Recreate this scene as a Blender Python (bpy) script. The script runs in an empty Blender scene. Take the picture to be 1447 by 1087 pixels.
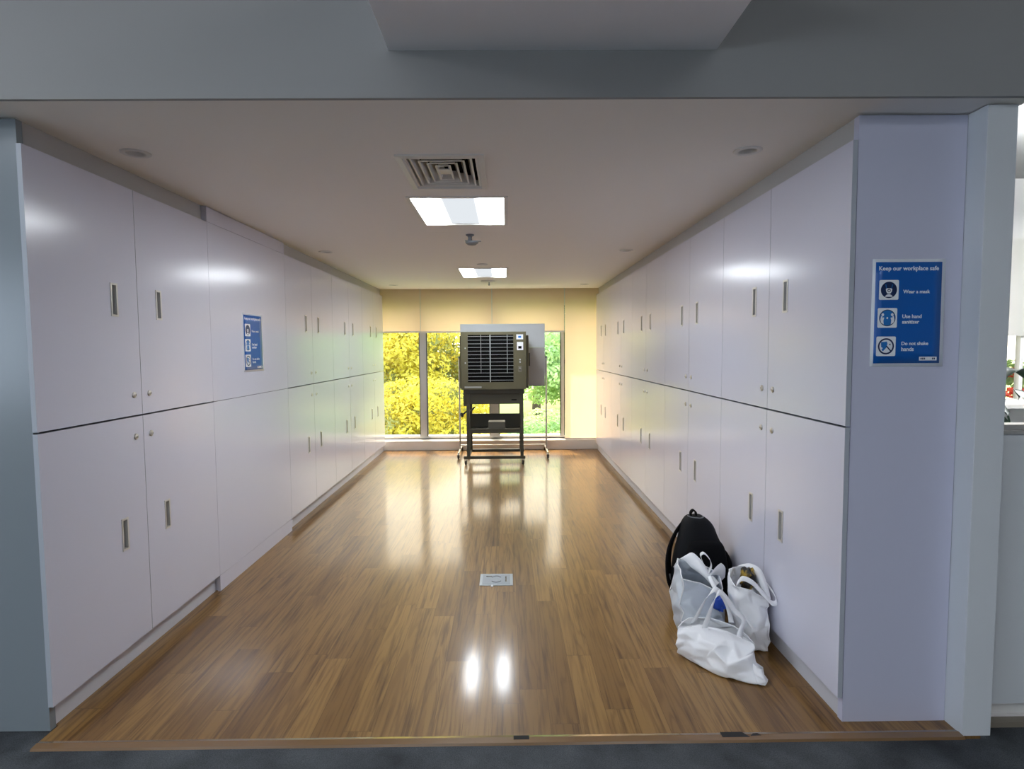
import bpy, bmesh, math, random
from mathutils import Vector, Matrix, noise
random.seed(7)
SC = bpy.context.scene
COL = SC.collection
PI = math.pi

# ------------------------------------------------------------------ materials
def nodes(name):
    m = bpy.data.materials.new(name); m.use_nodes = True
    nt = m.node_tree; nt.nodes.clear()
    out = nt.nodes.new('ShaderNodeOutputMaterial')
    return m, nt, out
def N(nt, t, **kw):
    n = nt.nodes.new(t)
    for k, v in kw.items():
        if k in n.inputs: n.inputs[k].default_value = v
        else: setattr(n, k, v)
    return n
def L(nt, a, b): nt.links.new(a, b)
def pbr(name, col, rough=.5, metal=0, spec=.5, bump=0, bscale=200, coat=0, coat_rough=.05, var=0, vscale=3):
    m, nt, out = nodes(name)
    p = N(nt, 'ShaderNodeBsdfPrincipled')
    p.inputs['Base Color'].default_value = (*col, 1); p.inputs['Roughness'].default_value = rough
    p.inputs['Metallic'].default_value = metal; p.inputs['Specular IOR Level'].default_value = spec
    p.inputs['Coat Weight'].default_value = coat; p.inputs['Coat Roughness'].default_value = coat_rough
    tc = N(nt, 'ShaderNodeTexCoord')
    if bump:
        nz = N(nt, 'ShaderNodeTexNoise', Scale=bscale, Detail=3.0)
        L(nt, tc.outputs['Object'], nz.inputs['Vector'])
        b = N(nt, 'ShaderNodeBump', Strength=bump, Distance=.002)
        L(nt, nz.outputs['Fac'], b.inputs['Height']); L(nt, b.outputs['Normal'], p.inputs['Normal'])
    if var:
        nz = N(nt, 'ShaderNodeTexNoise', Scale=vscale, Detail=4.0)
        L(nt, tc.outputs['Object'], nz.inputs['Vector'])
        mx = N(nt, 'ShaderNodeMix', data_type='RGBA')
        mx.inputs['A'].default_value = (*[c*(1-var) for c in col], 1)
        mx.inputs['B'].default_value = (*[min(1, c*(1+var)) for c in col], 1)
        L(nt, nz.outputs['Fac'], mx.inputs['Factor']); L(nt, mx.outputs['Result'], p.inputs['Base Color'])
    L(nt, p.outputs['BSDF'], out.inputs['Surface'])
    return m
def emit(name, col, s):
    m, nt, out = nodes(name)
    e = N(nt, 'ShaderNodeEmission', Strength=s); e.inputs['Color'].default_value = (*col, 1)
    L(nt, e.outputs[0], out.inputs['Surface']); return m
def thin(name, col, trans, tcol=None, rough=.8):
    """thin cloth or leaf: part of the light passes through"""
    m, nt, out = nodes(name)
    d = N(nt, 'ShaderNodeBsdfPrincipled'); d.inputs['Base Color'].default_value = (*col, 1); d.inputs['Roughness'].default_value = rough
    d.inputs['Specular IOR Level'].default_value = .3
    t = N(nt, 'ShaderNodeBsdfTranslucent'); t.inputs['Color'].default_value = (*(tcol or col), 1)
    mx = N(nt, 'ShaderNodeMixShader', Fac=trans)
    L(nt, d.outputs[0], mx.inputs[1]); L(nt, t.outputs[0], mx.inputs[2]); L(nt, mx.outputs[0], out.inputs['Surface'])
    return m

M = {}
M['laminate'] = pbr('laminate', (.67, .67, .77), .19, spec=.55, bump=.02, bscale=60)
M['header'] = pbr('header_band', (.47, .46, .45), .6)
M['edge'] = pbr('edge_dimmed', (.40, .43, .48), .5)  # door edges coloured darker to offset the strong lamp light on them
M['laminate_matte'] = pbr('laminate_matte', (.60, .60, .64), .45)
M['end_laminate'] = pbr('end_laminate', (.55, .56, .69), .38, bump=.03, bscale=90)
M['end_laminate_grey'] = pbr('end_laminate_grey', (.215, .245, .27), .22)
M['ceiling'] = pbr('ceiling_paint', (.87, .84, .785), .9, bump=.05, bscale=120)
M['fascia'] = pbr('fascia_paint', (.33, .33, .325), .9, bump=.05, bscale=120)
M['raft'] = pbr('raft_paint', (.88, .88, .90), .8)
M['paint'] = pbr('wall_paint', (.68, .71, .74), .8, bump=.15, bscale=150)
M['white'] = pbr('white_trim', (.75, .74, .72), .5)
M['sill'] = pbr('sill_white', (.74, .71, .67), .3)
M['alu'] = pbr('aluminium', (.62, .60, .58), .35, metal=.6)
M['gasket'] = pbr('gasket', (.04, .04, .04), .5)
M['steel'] = pbr('brushed_steel', (.62, .60, .56), .3, metal=1)
M['handle_metal'] = pbr('handle_metal', (.66, .64, .60), .35, metal=.35)
M['handle_dark'] = pbr('handle_recess', (.36, .39, .42), .5)
M['chrome'] = pbr('chrome', (.8, .8, .8), .15, metal=1)
M['vent'] = pbr('vent_metal', (.70, .69, .66), .45)
M['dark'] = pbr('dark_void', (.006, .006, .006), .9, spec=.1)
M['sensor'] = pbr('sensor_grey', (.16, .17, .19), .45)
M['olive'] = pbr('olive_steel', (.105, .095, .052), .38, var=.08, vscale=6)
M['olive_dark'] = pbr('olive_dark_steel', (.050, .047, .030), .4)
M['slat'] = pbr('grille_slat', (.42, .44, .44), .35, metal=.3)
M['rubber'] = pbr('rubber', (.03, .03, .03), .6)
M['paper'] = pbr('poster_paper', (.80, .84, .90), .35)
M['blue'] = pbr('poster_blue', (.004, .105, .42), .3)
M['navy'] = pbr('poster_navy', (.006, .02, .085), .3)
M['ink'] = pbr('poster_white_ink', (.85, .88, .92), .35)
M['iconblue'] = pbr('icon_blue', (.01, .17, .52), .35)
M['board'] = pbr('board_white', (.64, .69, .74), .3)
M['board_low'] = pbr('board_grey', (.46, .45, .44), .35)
M['black_cloth'] = pbr('black_nylon', (.003, .003, .004), .85, spec=.15, bump=.4, bscale=500)
M['black_panel'] = pbr('black_nylon_panel', (.005, .0055, .007), .7, spec=.2, bump=.4, bscale=500)
M['bag_white'] = thin('bag_nonwoven', (.90, .91, .93), .06, rough=.5)
M['bag_grey'] = thin('bag_film', (.60, .65, .71), .12, rough=.45)
M['strap_white'] = thin('bag_strap', (.92, .93, .95), .05, rough=.6)
M['blue_cloth'] = pbr('blue_cloth', (.006, .055, .40), .35)
M['tape'] = pbr('grey_tape', (.03, .03, .03), .85, spec=.2)
M['plastic_white'] = pbr('white_plastic', (.75, .77, .80), .4)
M['concrete'] = pbr('concrete', (.45, .44, .42), .9)
M['bark'] = pbr('bark', (.10, .07, .045), .9, bump=.8, bscale=20)
M['meadow'] = pbr('meadow', (.24, .33, .11), .95, var=.25, vscale=1.2)
M['leaf_plant'] = pbr('glossy_leaf', (.02, .055, .025), .3)
M['pot'] = pbr('pot', (.55, .54, .52), .5)
M['red'] = pbr('red_petals', (.75, .06, .03), .6)
M['leaf_y'] = thin('leaf_yellow', (.53, .465, .050), .42, (.68, .58, .065), rough=.6)
M['leaf_o'] = thin('leaf_olive_shade', (.20, .22, .06), .42, (.36, .36, .08), rough=.6)  # dark olive clumps: shadowed foliage put into the leaf colour
M['leaf_g'] = thin('leaf_green', (.36, .52, .24), .4, (.48, .66, .32), rough=.6)
M['leaf_h'] = thin('leaf_pale_green', (.52, .66, .28), .4, (.60, .76, .36), rough=.6)
M['blind'] = thin('blind_cloth', (.80, .66, .54), .5, (.92, .68, .48), rough=.85)

def mat_gold():
    m, nt, out = nodes('black_gold_print')
    p = N(nt, 'ShaderNodeBsdfPrincipled', Roughness=.45)
    tc = N(nt, 'ShaderNodeTexCoord'); nz = N(nt, 'ShaderNodeTexNoise', Scale=22.0, Detail=4.0)
    cr = N(nt, 'ShaderNodeValToRGB'); e = cr.color_ramp.elements
    e[0].position = .47; e[0].color = (.012, .011, .010, 1); e[1].position = .62; e[1].color = (.42, .27, .03, 1)
    L(nt, tc.outputs['Object'], nz.inputs['Vector']); L(nt, nz.outputs['Fac'], cr.inputs['Fac'])
    L(nt, cr.outputs['Color'], p.inputs['Base Color']); L(nt, p.outputs[0], out.inputs['Surface']); return m
M['gold'] = mat_gold()

def mat_wood():
    m, nt, out = nodes('oak_planks')
    p = N(nt, 'ShaderNodeBsdfPrincipled')
    tc = N(nt, 'ShaderNodeTexCoord')
    # planks .125 wide along y, every row with its own stagger
    sp = N(nt, 'ShaderNodeSeparateXYZ'); L(nt, tc.outputs['Object'], sp.inputs[0])
    rw = N(nt, 'ShaderNodeMath', operation='DIVIDE'); rw.inputs[1].default_value = .125; L(nt, sp.outputs[0], rw.inputs[0])
    fl = N(nt, 'ShaderNodeMath', operation='FLOOR'); L(nt, rw.outputs[0], fl.inputs[0])
    wn = N(nt, 'ShaderNodeTexWhiteNoise', noise_dimensions='1D'); L(nt, fl.outputs[0], wn.inputs['W'])
    shf = N(nt, 'ShaderNodeMath', operation='MULTIPLY_ADD'); shf.inputs[1].default_value = 1.21; L(nt, wn.outputs['Value'], shf.inputs[0]); L(nt, sp.outputs[1], shf.inputs[2])
    cb = N(nt, 'ShaderNodeCombineXYZ'); L(nt, shf.outputs[0], cb.inputs[0]); L(nt, sp.outputs[0], cb.inputs[1])
    br = N(nt, 'ShaderNodeTexBrick', Scale=1.0)
    br.offset = 0; br.offset_frequency = 2
    br.inputs['Brick Width'].default_value = 1.21; br.inputs['Row Height'].default_value = .125
    br.inputs['Mortar Size'].default_value = .0009; br.inputs['Mortar Smooth'].default_value = .1; br.inputs['Bias'].default_value = 0
    br.inputs['Color1'].default_value = (0, 0, 0, 1); br.inputs['Color2'].default_value = (1, 1, 1, 1); br.inputs['Mortar'].default_value = (.5, .5, .5, 1)
    L(nt, cb.outputs[0], br.inputs['Vector'])
    # every plank shifts the grain
    sep = N(nt, 'ShaderNodeSeparateColor'); L(nt, br.outputs['Color'], sep.inputs[0])
    off = N(nt, 'ShaderNodeVectorMath', operation='SCALE'); off.inputs[0].default_value = (7.3, 3.1, 11.0); L(nt, sep.outputs[0], off.inputs['Scale'])
    add = N(nt, 'ShaderNodeVectorMath', operation='ADD'); L(nt, tc.outputs['Object'], add.inputs[0]); L(nt, off.outputs[0], add.inputs[1])
    m1 = N(nt, 'ShaderNodeMapping'); m1.inputs['Scale'].default_value = (46, 1.9, 1); L(nt, add.outputs[0], m1.inputs['Vector'])
    n1 = N(nt, 'ShaderNodeTexNoise', Scale=1.0, Detail=5.0, Roughness=.6); L(nt, m1.outputs[0], n1.inputs['Vector'])
    m2 = N(nt, 'ShaderNodeMapping'); m2.inputs['Scale'].default_value = (13, .8, 1); L(nt, add.outputs[0], m2.inputs['Vector'])
    n2 = N(nt, 'ShaderNodeTexNoise', Scale=1.0, Detail=2.0, Distortion=.4); L(nt, m2.outputs[0], n2.inputs['Vector'])
    # cathedral figure: rings of the broad noise
    mul = N(nt, 'ShaderNodeMath', operation='MULTIPLY'); mul.inputs[1].default_value = 52; L(nt, n2.outputs['Fac'], mul.inputs[0])
    sn = N(nt, 'ShaderNodeMath', operation='SINE'); L(nt, mul.outputs[0], sn.inputs[0])
    rg = N(nt, 'ShaderNodeMapRange'); rg.inputs['From Min'].default_value = -1; L(nt, sn.outputs[0], rg.inputs['Value'])
    pw = N(nt, 'ShaderNodeMath', operation='POWER'); pw.inputs[1].default_value = 3.0; L(nt, rg.outputs[0], pw.inputs[0])
    base = N(nt, 'ShaderNodeMix', data_type='RGBA'); base.inputs['A'].default_value = (.168, .084, .021, 1); base.inputs['B'].default_value = (.290, .162, .047, 1)
    L(nt, sep.outputs[0], base.inputs['Factor'])
    g1 = N(nt, 'ShaderNodeMix', data_type='RGBA', blend_type='MULTIPLY'); g1.inputs['B'].default_value = (.40, .34, .28, 1)
    r1 = N(nt, 'ShaderNodeMapRange'); r1.inputs['From Min'].default_value = .50; r1.inputs['From Max'].default_value = .70; L(nt, n1.outputs['Fac'], r1.inputs['Value'])
    L(nt, base.outputs['Result'], g1.inputs['A']); L(nt, r1.outputs[0], g1.inputs['Factor'])
    g2 = N(nt, 'ShaderNodeMix', data_type='RGBA', blend_type='MULTIPLY'); g2.inputs['B'].default_value = (.56, .48, .42, 1)
    k = N(nt, 'ShaderNodeMath', operation='MULTIPLY'); k.inputs[1].default_value = .50; L(nt, pw.outputs[0], k.inputs[0])
    L(nt, g1.outputs['Result'], g2.inputs['A']); L(nt, k.outputs[0], g2.inputs['Factor'])
    g3 = N(nt, 'ShaderNodeMix', data_type='RGBA', blend_type='MULTIPLY'); g3.inputs['B'].default_value = (.45, .40, .35, 1)
    L(nt, br.outputs['Fac'], g3.inputs['Factor']); L(nt, g2.outputs['Result'], g3.inputs['A'])
    L(nt, g3.outputs['Result'], p.inputs['Base Color'])
    p.inputs['Roughness'].default_value = .40; p.inputs['Specular IOR Level'].default_value = .3
    p.inputs['Coat Weight'].default_value = .48; p.inputs['Coat Roughness'].default_value = .125
    nb = N(nt, 'ShaderNodeTexNoise', Scale=3.0, Detail=2.0); L(nt, tc.outputs['Object'], nb.inputs['Vector'])
    b = N(nt, 'ShaderNodeBump', Strength=.06, Distance=.004); L(nt, nb.outputs['Fac'], b.inputs['Height'])
    L(nt, b.outputs[0], p.inputs['Coat Normal'])
    L(nt, p.outputs[0], out.inputs['Surface'])
    return m
M['wood'] = mat_wood()

def mat_carpet():
    m, nt, out = nodes('carpet')
    p = N(nt, 'ShaderNodeBsdfPrincipled', Roughness=.95); p.inputs['Specular IOR Level'].default_value = .1
    tc = N(nt, 'ShaderNodeTexCoord'); n1 = N(nt, 'ShaderNodeTexNoise', Scale=260.0, Detail=3.0); n2 = N(nt, 'ShaderNodeTexNoise', Scale=5.0, Detail=4.0)
    L(nt, tc.outputs['Object'], n1.inputs['Vector']); L(nt, tc.outputs['Object'], n2.inputs['Vector'])
    a = N(nt, 'ShaderNodeMath', operation='MULTIPLY'); L(nt, n1.outputs['Fac'], a.inputs[0]); L(nt, n2.outputs['Fac'], a.inputs[1])
    cr = N(nt, 'ShaderNodeValToRGB'); e = cr.color_ramp.elements
    e[0].position = .12; e[0].color = (.042, .046, .050, 1); e[1].position = .42; e[1].color = (.115, .126, .136, 1)
    L(nt, a.outputs[0], cr.inputs['Fac']); L(nt, cr.outputs['Color'], p.inputs['Base Color'])
    b = N(nt, 'ShaderNodeBump', Strength=.6, Distance=.004); L(nt, n1.outputs['Fac'], b.inputs['Height']); L(nt, b.outputs[0], p.inputs['Normal'])
    L(nt, p.outputs[0], out.inputs['Surface']); return m
M['carpet'] = mat_carpet()

def mat_glass():
    m, nt, out = nodes('window_glass')
    t = N(nt, 'ShaderNodeBsdfTransparent'); t.inputs['Color'].default_value = (.96, .98, .97, 1)
    g = N(nt, 'ShaderNodeBsdfGlossy', Roughness=.02)
    f = N(nt, 'ShaderNodeFresnel', IOR=1.45); mx = N(nt, 'ShaderNodeMixShader')
    L(nt, f.outputs[0], mx.inputs[0]); L(nt, t.outputs[0], mx.inputs[1]); L(nt, g.outputs[0], mx.inputs[2]); L(nt, mx.outputs[0], out.inputs['Surface']); return m
M['glass'] = mat_glass()

def mat_panel(name, hi, lo, col):
    """LED diffuser: two bright tube strips along its long sides, dimmer middle"""
    m, nt, out = nodes(name)
    tc = N(nt, 'ShaderNodeTexCoord'); sx = N(nt, 'ShaderNodeSeparateXYZ'); L(nt, tc.outputs['Generated'], sx.inputs[0])
    s = N(nt, 'ShaderNodeMath', operation='SUBTRACT'); s.inputs[1].default_value = .5; L(nt, sx.outputs[0], s.inputs[0])
    a = N(nt, 'ShaderNodeMath', operation='ABSOLUTE'); L(nt, s.outputs[0], a.inputs[0])
    r = N(nt, 'ShaderNodeMapRange', interpolation_type='SMOOTHSTEP'); r.inputs['From Min'].default_value = .17; r.inputs['From Max'].default_value = .30
    r.inputs['To Min'].default_value = lo; r.inputs['To Max'].default_value = hi; L(nt, a.outputs[0], r.inputs['Value'])
    e = N(nt, 'ShaderNodeEmission'); e.inputs['Color'].default_value = (*col, 1); L(nt, r.outputs[0], e.inputs['Strength'])
    L(nt, e.outputs[0], out.inputs['Surface']); return m
PANEL_HI = 28.0
M['led'] = mat_panel('led_diffuser', PANEL_HI, .46, (.90, .95, 1.0))
OFFICE_FILL = 6.2
M['office_fill'] = emit('office_fill', (.89, .935, 1.0), OFFICE_FILL)  # glow of the added panels behind the camera

# ------------------------------------------------------------------ mesh builder
class MB:
    def __init__(s): s.v = []; s.f = []; s.m = []; s.sm = []
    def add(s, vs, fs, mi=0, smooth=False):
        o = len(s.v); s.v += [Vector(p) for p in vs]
        for f in fs: s.f.append([i+o for i in f]); s.m.append(mi); s.sm.append(smooth)
        return s
    def box(s, x0, x1, y0, y1, z0, z1, mi=0):
        if x0 > x1: x0, x1 = x1, x0
        if y0 > y1: y0, y1 = y1, y0
        if z0 > z1: z0, z1 = z1, z0
        vs = [(x, y, z) for z in (z0, z1) for y in (y0, y1) for x in (x0, x1)]
        return s.add(vs, [(0,2,3,1),(4,5,7,6),(0,1,5,4),(2,6,7,3),(0,4,6,2),(1,3,7,5)], mi)
    def quad(s, a, b, c, d, mi=0): return s.add([a, b, c, d], [(0,1,2,3)], mi)
    def prism(s, pts, off, mi=0):
        n = len(pts); off = Vector(off); vs = [Vector(p) for p in pts]; vs += [p+off for p in vs]
        fs = [tuple(range(n-1, -1, -1)), tuple(range(n, 2*n))] + [(i, (i+1)%n, (i+1)%n+n, i+n) for i in range(n)]
        return s.add(vs, fs, mi)
    def tube(s, pts, r, n=10, mi=0, cap=True):
        pts = [Vector(p) for p in pts]; rs = r if isinstance(r, (list, tuple)) else [r]*len(pts)
        vs = []; fs = []; u = None
        for i, p in enumerate(pts):
            t = (pts[min(i+1, len(pts)-1)]-pts[max(i-1, 0)]).normalized()
            if u is None: u = t.orthogonal().normalized()
            u = (u - t*u.dot(t)).normalized(); w = t.cross(u)
            vs += [p+(u*math.cos(2*PI*k/n)+w*math.sin(2*PI*k/n))*rs[i] for k in range(n)]
        for i in range(len(pts)-1):
            fs += [(i*n+k, i*n+(k+1)%n, (i+1)*n+(k+1)%n, (i+1)*n+k) for k in range(n)]
        s.add(vs, fs, mi, True)
        if cap:
            s.add(vs[:n], [tuple(range(n-1, -1, -1))], mi); s.add(vs[-n:], [tuple(range(n))], mi)
        return s
    def lathe(s, c, axis, prof, n=20, mi=0):
        """prof: list of (radius, distance along axis)"""
        c = Vector(c); a = Vector(axis).normalized(); u = a.orthogonal().normalized(); w = a.cross(u); vs = []; fs = []
        for r, h in prof: vs += [c+a*h+(u*math.cos(2*PI*k/n)+w*math.sin(2*PI*k/n))*max(r, 1e-5) for k in range(n)]
        for i in range(len(prof)-1): fs += [(i*n+k, i*n+(k+1)%n, (i+1)*n+(k+1)%n, (i+1)*n+k) for k in range(n)]
        return s.add(vs, fs, mi, True)
    def build(s, name, mats, parent=None, bevel=0, fix=True):
        o0 = Vector((0, 0, 0))
        if parent is not None:
            q = parent
            while q is not None: o0 += q.location; q = q.parent
        elif s.v:
            lo = Vector([min(v[i] for v in s.v) for i in range(3)]); hi = Vector([max(v[i] for v in s.v) for i in range(3)])
            o0 = Vector(((lo.x+hi.x)/2, (lo.y+hi.y)/2, lo.z))
        me = bpy.data.meshes.new(name); me.from_pydata([v-o0 for v in s.v], [], s.f)
        for m in (mats if isinstance(mats, (list, tuple)) else [mats]): me.materials.append(m)
        for p, mi, sm in zip(me.polygons, s.m, s.sm): p.material_index = mi; p.use_smooth = sm
        if fix:
            bm = bmesh.new(); bm.from_mesh(me); bmesh.ops.recalc_face_normals(bm, faces=bm.faces[:]); bm.to_mesh(me); bm.free()
        me.update()
        o = bpy.data.objects.new(name, me); COL.objects.link(o)
        if parent is not None: o.parent = parent
        else: o.location = o0
        if bevel:
            b = o.modifiers.new('bevel', 'BEVEL'); b.width = bevel; b.segments = 2; b.limit_method = 'ANGLE'
        return o
def thing(name, label, cat, loc, group=None):
    o = bpy.data.objects.new(name, None); COL.objects.link(o); o.location = loc; o.empty_display_size = .1
    return tag(o, label, cat, group)
def tag(o, label, cat, group=None):
    o['label'] = label; o['category'] = cat
    if group: o['group'] = group
    return o
def struct(name, mb, m, label=None, parent=None, bevel=0):
    o = mb.build(name, m, parent, bevel)
    if parent is None:
        o['kind'] = 'structure'
        if label: tag(o, label, name.split('_')[0])
    return o

# ------------------------------------------------------------------ measures (metres; the lens stands at 0, 0, 1.6)
XL, XR = -1.918, 1.395           # cabinet fronts
ZT, ZM, ZB, ZC = 2.428, 1.267, .106, 2.53
YF = 2.375                       # first door edge
YE = 9.075                       # cabinets end
LS = [YF, 3.066, 3.807, 5.105, 5.787, 6.463, 7.125, 7.78, 8.43, YE]
RS = [YF, 3.10, 3.766, 4.454, 5.126, 5.84, 6.485, 7.129, 7.78, 8.42, YE]
ZO = 3.35                        # outer ceiling

# ------------------------------------------------------------------ setting
struct('floor', MB().box(-1.935, 1.95, 2.30, 2.42, -.12, 0).box(-2.6, 1.95, 2.42, 9.75, -.12, 0), M['wood'], 'glossy brown wood plank floor running to the window')
struct('floor_carpet', MB().box(-7, 9, -5.2, 2.268, -.12, -.004).box(1.95, 9, 2.268, 6.2, -.12, -.004).box(-7, -1.935, 2.268, 2.42, -.12, -.004), M['carpet'], 'dark blue grey carpet in front of the wood floor')
struct('trim_1', MB().prism([(-1.93, 2.262, -.004), (-1.93, 2.268, .004), (-1.93, 2.30, .006), (-1.93, 2.318, .001), (-1.93, 2.318, -.004)], (3.788, 0, 0)),
       pbr('threshold_wood', (.19, .11, .05), .22, coat=.5), 'brown threshold strip between carpet and wood floor')

def holes_slab(xs, ys, holes, z0, z1):
    """slab with rectangular holes given as (x0, x1, y0, y1)"""
    X = sorted(set(list(xs)+[h[i] for h in holes for i in (0, 1)])); Y = sorted(set(list(ys)+[h[i] for h in holes for i in (2, 3)]))
    mb = MB(); idx = {}
    inside = lambda x, y: xs[0] < x < xs[1] and ys[0] < y < ys[1] and not any(h[0] < x < h[1] and h[2] < y < h[3] for h in holes)
    for i in range(len(X)-1):
        for j in range(len(Y)-1):
            a, b, c, d = X[i], X[i+1], Y[j], Y[j+1]
            if not inside((a+b)/2, (c+d)/2): continue
            mb.quad((a, c, z0), (b, c, z0), (b, d, z0), (a, d, z0)); mb.quad((a, c, z1), (a, d, z1), (b, d, z1), (b, c, z1))
            for (p, q, e) in (((a, c), (b, c), (0, -1)), ((b, c), (b, d), (1, 0)), ((b, d), (a, d), (0, 1)), ((a, d), (a, c), (-1, 0))):
                mx, my = (p[0]+q[0])/2+e[0]*1e-3, (p[1]+q[1])/2+e[1]*1e-3
                if not inside(mx, my): mb.quad((*p, z0), (*q, z0), (*q, z1), (*p, z1))
    return mb
VENT = (-.532, -.104, 2.845, 3.437)
LAMPS = [(-.612, .014, 3.618, 4.432), (-.572, .024, 6.775, 7.640)]
DL = [(-1.736, 2.812), (1.149, 2.812), (-1.71, 5.605), (1.147, 5.605), (-1.63, 8.51), (1.141, 8.53)]
holes = [(VENT[0]+.045, VENT[1]-.045, VENT[2]+.045, VENT[3]-.045)] + [(l[0]+.01, l[1]-.01, l[2]+.01, l[3]-.01) for l in LAMPS]
holes += [(x-.042, x+.042, y-.042, y+.042) for x, y in DL]
struct('ceiling', holes_slab((-2.6, 2.0), (2.24, 9.08), holes, ZC, ZC+.05), M['ceiling'], 'off white ceiling over the locker corridor')
struct('ceiling_plenum', MB().box(-7.1, 9.1, -5.3, 10.0, ZO, ZO+.1), M['fascia'], 'grey outer ceiling slab')
struct('wall_fascia', MB().box(-7, 9, 2.222, 2.2395, ZC, ZO), M['fascia'], 'grey bulkhead fascia above the corridor mouth')
struct('trim_2', MB().box(-.43, .787, -3.0, 2.224, 2.70, 2.95), M['raft'], 'pale boxed soffit hanging at the top of the picture', bevel=.003)
# corridor shell
struct('wall_left', MB().box(-2.6, -2.5, 2.42, 9.75, 0, ZO), M['paint'])
struct('wall_right', MB().box(1.95, 2.05, 2.42, 9.75, 0, ZO), M['paint'])
struct('wall_back', MB().box(-2.5, 1.95, 9.60, 9.75, 2.33, ZO).box(-2.5, 1.95, 9.44, 9.75, -.12, .165)
       .box(-2.5, 1.95, 9.36, 9.60, 2.33, ZO), M['paint'], 'wall around the far windows')
struct('trim_3', MB().box(-2.5, 1.95, 9.15, 9.44, 0, .15), M['sill'], 'low white window sill upstand at the corridor end', bevel=.006)
struct('trim_4', MB().box(XL-.034-.5, XL-.034, YF+.045, LS[2]-.001, ZT+.002, ZC-.001).box(XL-.034-.5, XL-.034, LS[3]+.001, YE, ZT+.002, ZC-.001), M['header'], 'recessed filler band above the left cabinets')
struct('trim_5', MB().box(XR+.034, XR+.5, YF+.045, YE, ZT+.002, ZC-.001), M['header'], 'recessed filler band above the right cabinets')
struct('baseboard_left', MB().box(XL-.034-.4, XL-.034, YF+.045, LS[2]-.001, 0, ZB-.002).box(XL-.034-.4, XL-.034, LS[3]+.001, YE+.06, 0, ZB-.002), M['laminate_matte'], 'white toe kick under the left cabinets')
struct('baseboard_right', MB().box(XR+.03, XR+.4, YF+.046, YE+.02, 0, ZB-.002), M['laminate_matte'], 'white toe kick under the right cabinets')
# office around the camera
struct('wall_office_left', MB().box(-7.1, -7, -5.2, 2.42, 0, .9).box(-7.1, -7, -5.2, 2.42, 2.7, ZO).box(-7.1, -7, -5.2, -4.5, .9, 2.7).box(-7.1, -7, .4, 2.42, .9, 2.7), M['paint'])
w6 = struct('window_6', MB().box(-7.08, -7.02, -4.5, .4, .9, .95).box(-7.08, -7.02, -4.5, .4, 2.65, 2.7).box(-7.08, -7.02, -1.3, -1.2, .95, 2.65), M['alu'], 'added unseen daylight window to the left of the viewer')  # assumed opening, added so daylight reaches the pillar side and soffit
MB().quad((-7.05, -4.5, .95), (-7.05, .4, .95), (-7.05, .4, 2.65), (-7.05, -4.5, 2.65)).build('pane', M['glass'], w6)
struct('wall_office_rear', MB().box(-7.1, 9.1, -5.3, -5.2, 0, ZO), M['paint'])
struct('wall_office_right', MB().box(9, 9.1, -5.2, 6.3, 0, ZO), M['paint'])
struct('wall_front_left', MB().box(-7, -2.62, 2.40, 2.50, 0, ZO), M['paint'])

# ------------------------------------------------------------------ end panels, pillar, low wall
tag(MB().box(-2.62, XL-.0215, YF+.008, YF+.040, 0, ZC-.006).build('end_panel', M['end_laminate_grey'], bevel=.001),
    'grey satin end panel closing off the left cabinet row', 'end panel')
tag(MB().box(XR+.024, 1.858, YF+.005, YF+.040, 0, ZC-.006).build('end_panel', M['end_laminate'], bevel=.001),
    'lavender end panel of the right cabinet row, carrying the large blue poster', 'end panel')
struct('wall_pillar', MB().box(1.860, 1.978, 2.285, 2.45, -.004, ZC-.004), M['paint'], 'narrow pale wall end beside the lavender panel', bevel=.002)
struct('wall_half', MB().box(1.978, 6.0, 2.36, 2.46, .085, 1.235), M['paint'], 'low pale partition right of the wall end')
struct('baseboard_half', MB().box(1.978, 6.0, 2.385, 2.43, .028, .085).box(1.978, 6.0, 2.375, 2.43, .018, .028), M['white'])
struct('trim_6', MB().box(1.978, 6.0, 2.35, 2.47, 1.235, 1.250).box(1.978, 6.0, 2.375, 2.445, 1.250, 1.272), M['alu'], 'metal capping on the low partition')
struct('trim_7', MB().box(1.978, 6.0, 2.335, 2.40, -.004, .018), pbr('grey_brown_strip', (.22, .19, .15), .5), 'grey brown strip at the foot of the low partition')
tag(MB().prism([(.872, 2.284, .0045), (.985, 2.284, .0045), (.962, 2.314, .0055), (.872, 2.314, .0055)], (0, 0, .0012)).build('tape_patch', M['tape']),
    'dark grey tape patch on the threshold, nearest the white tote bags', 'tape')
tag(MB().prism([(.990, 2.290, .005), (1.035, 2.292, .005), (1.024, 2.306, .005), (1.005, 2.304, .005)], (0, 0, .0014)).build('tape_patch', M['tape']),
    'tiny torn scrap of dark tape beside the longer tape patch', 'tape')
tag(MB().prism([(.016, 2.286, .005), (.080, 2.286, .005), (.080, 2.308, .0055), (.016, 2.308, .0055)], (0, 0, .0014)).build('tape_patch', M['tape']),
    'small dark patch in the middle of the shiny threshold strip', 'tape')

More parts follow.
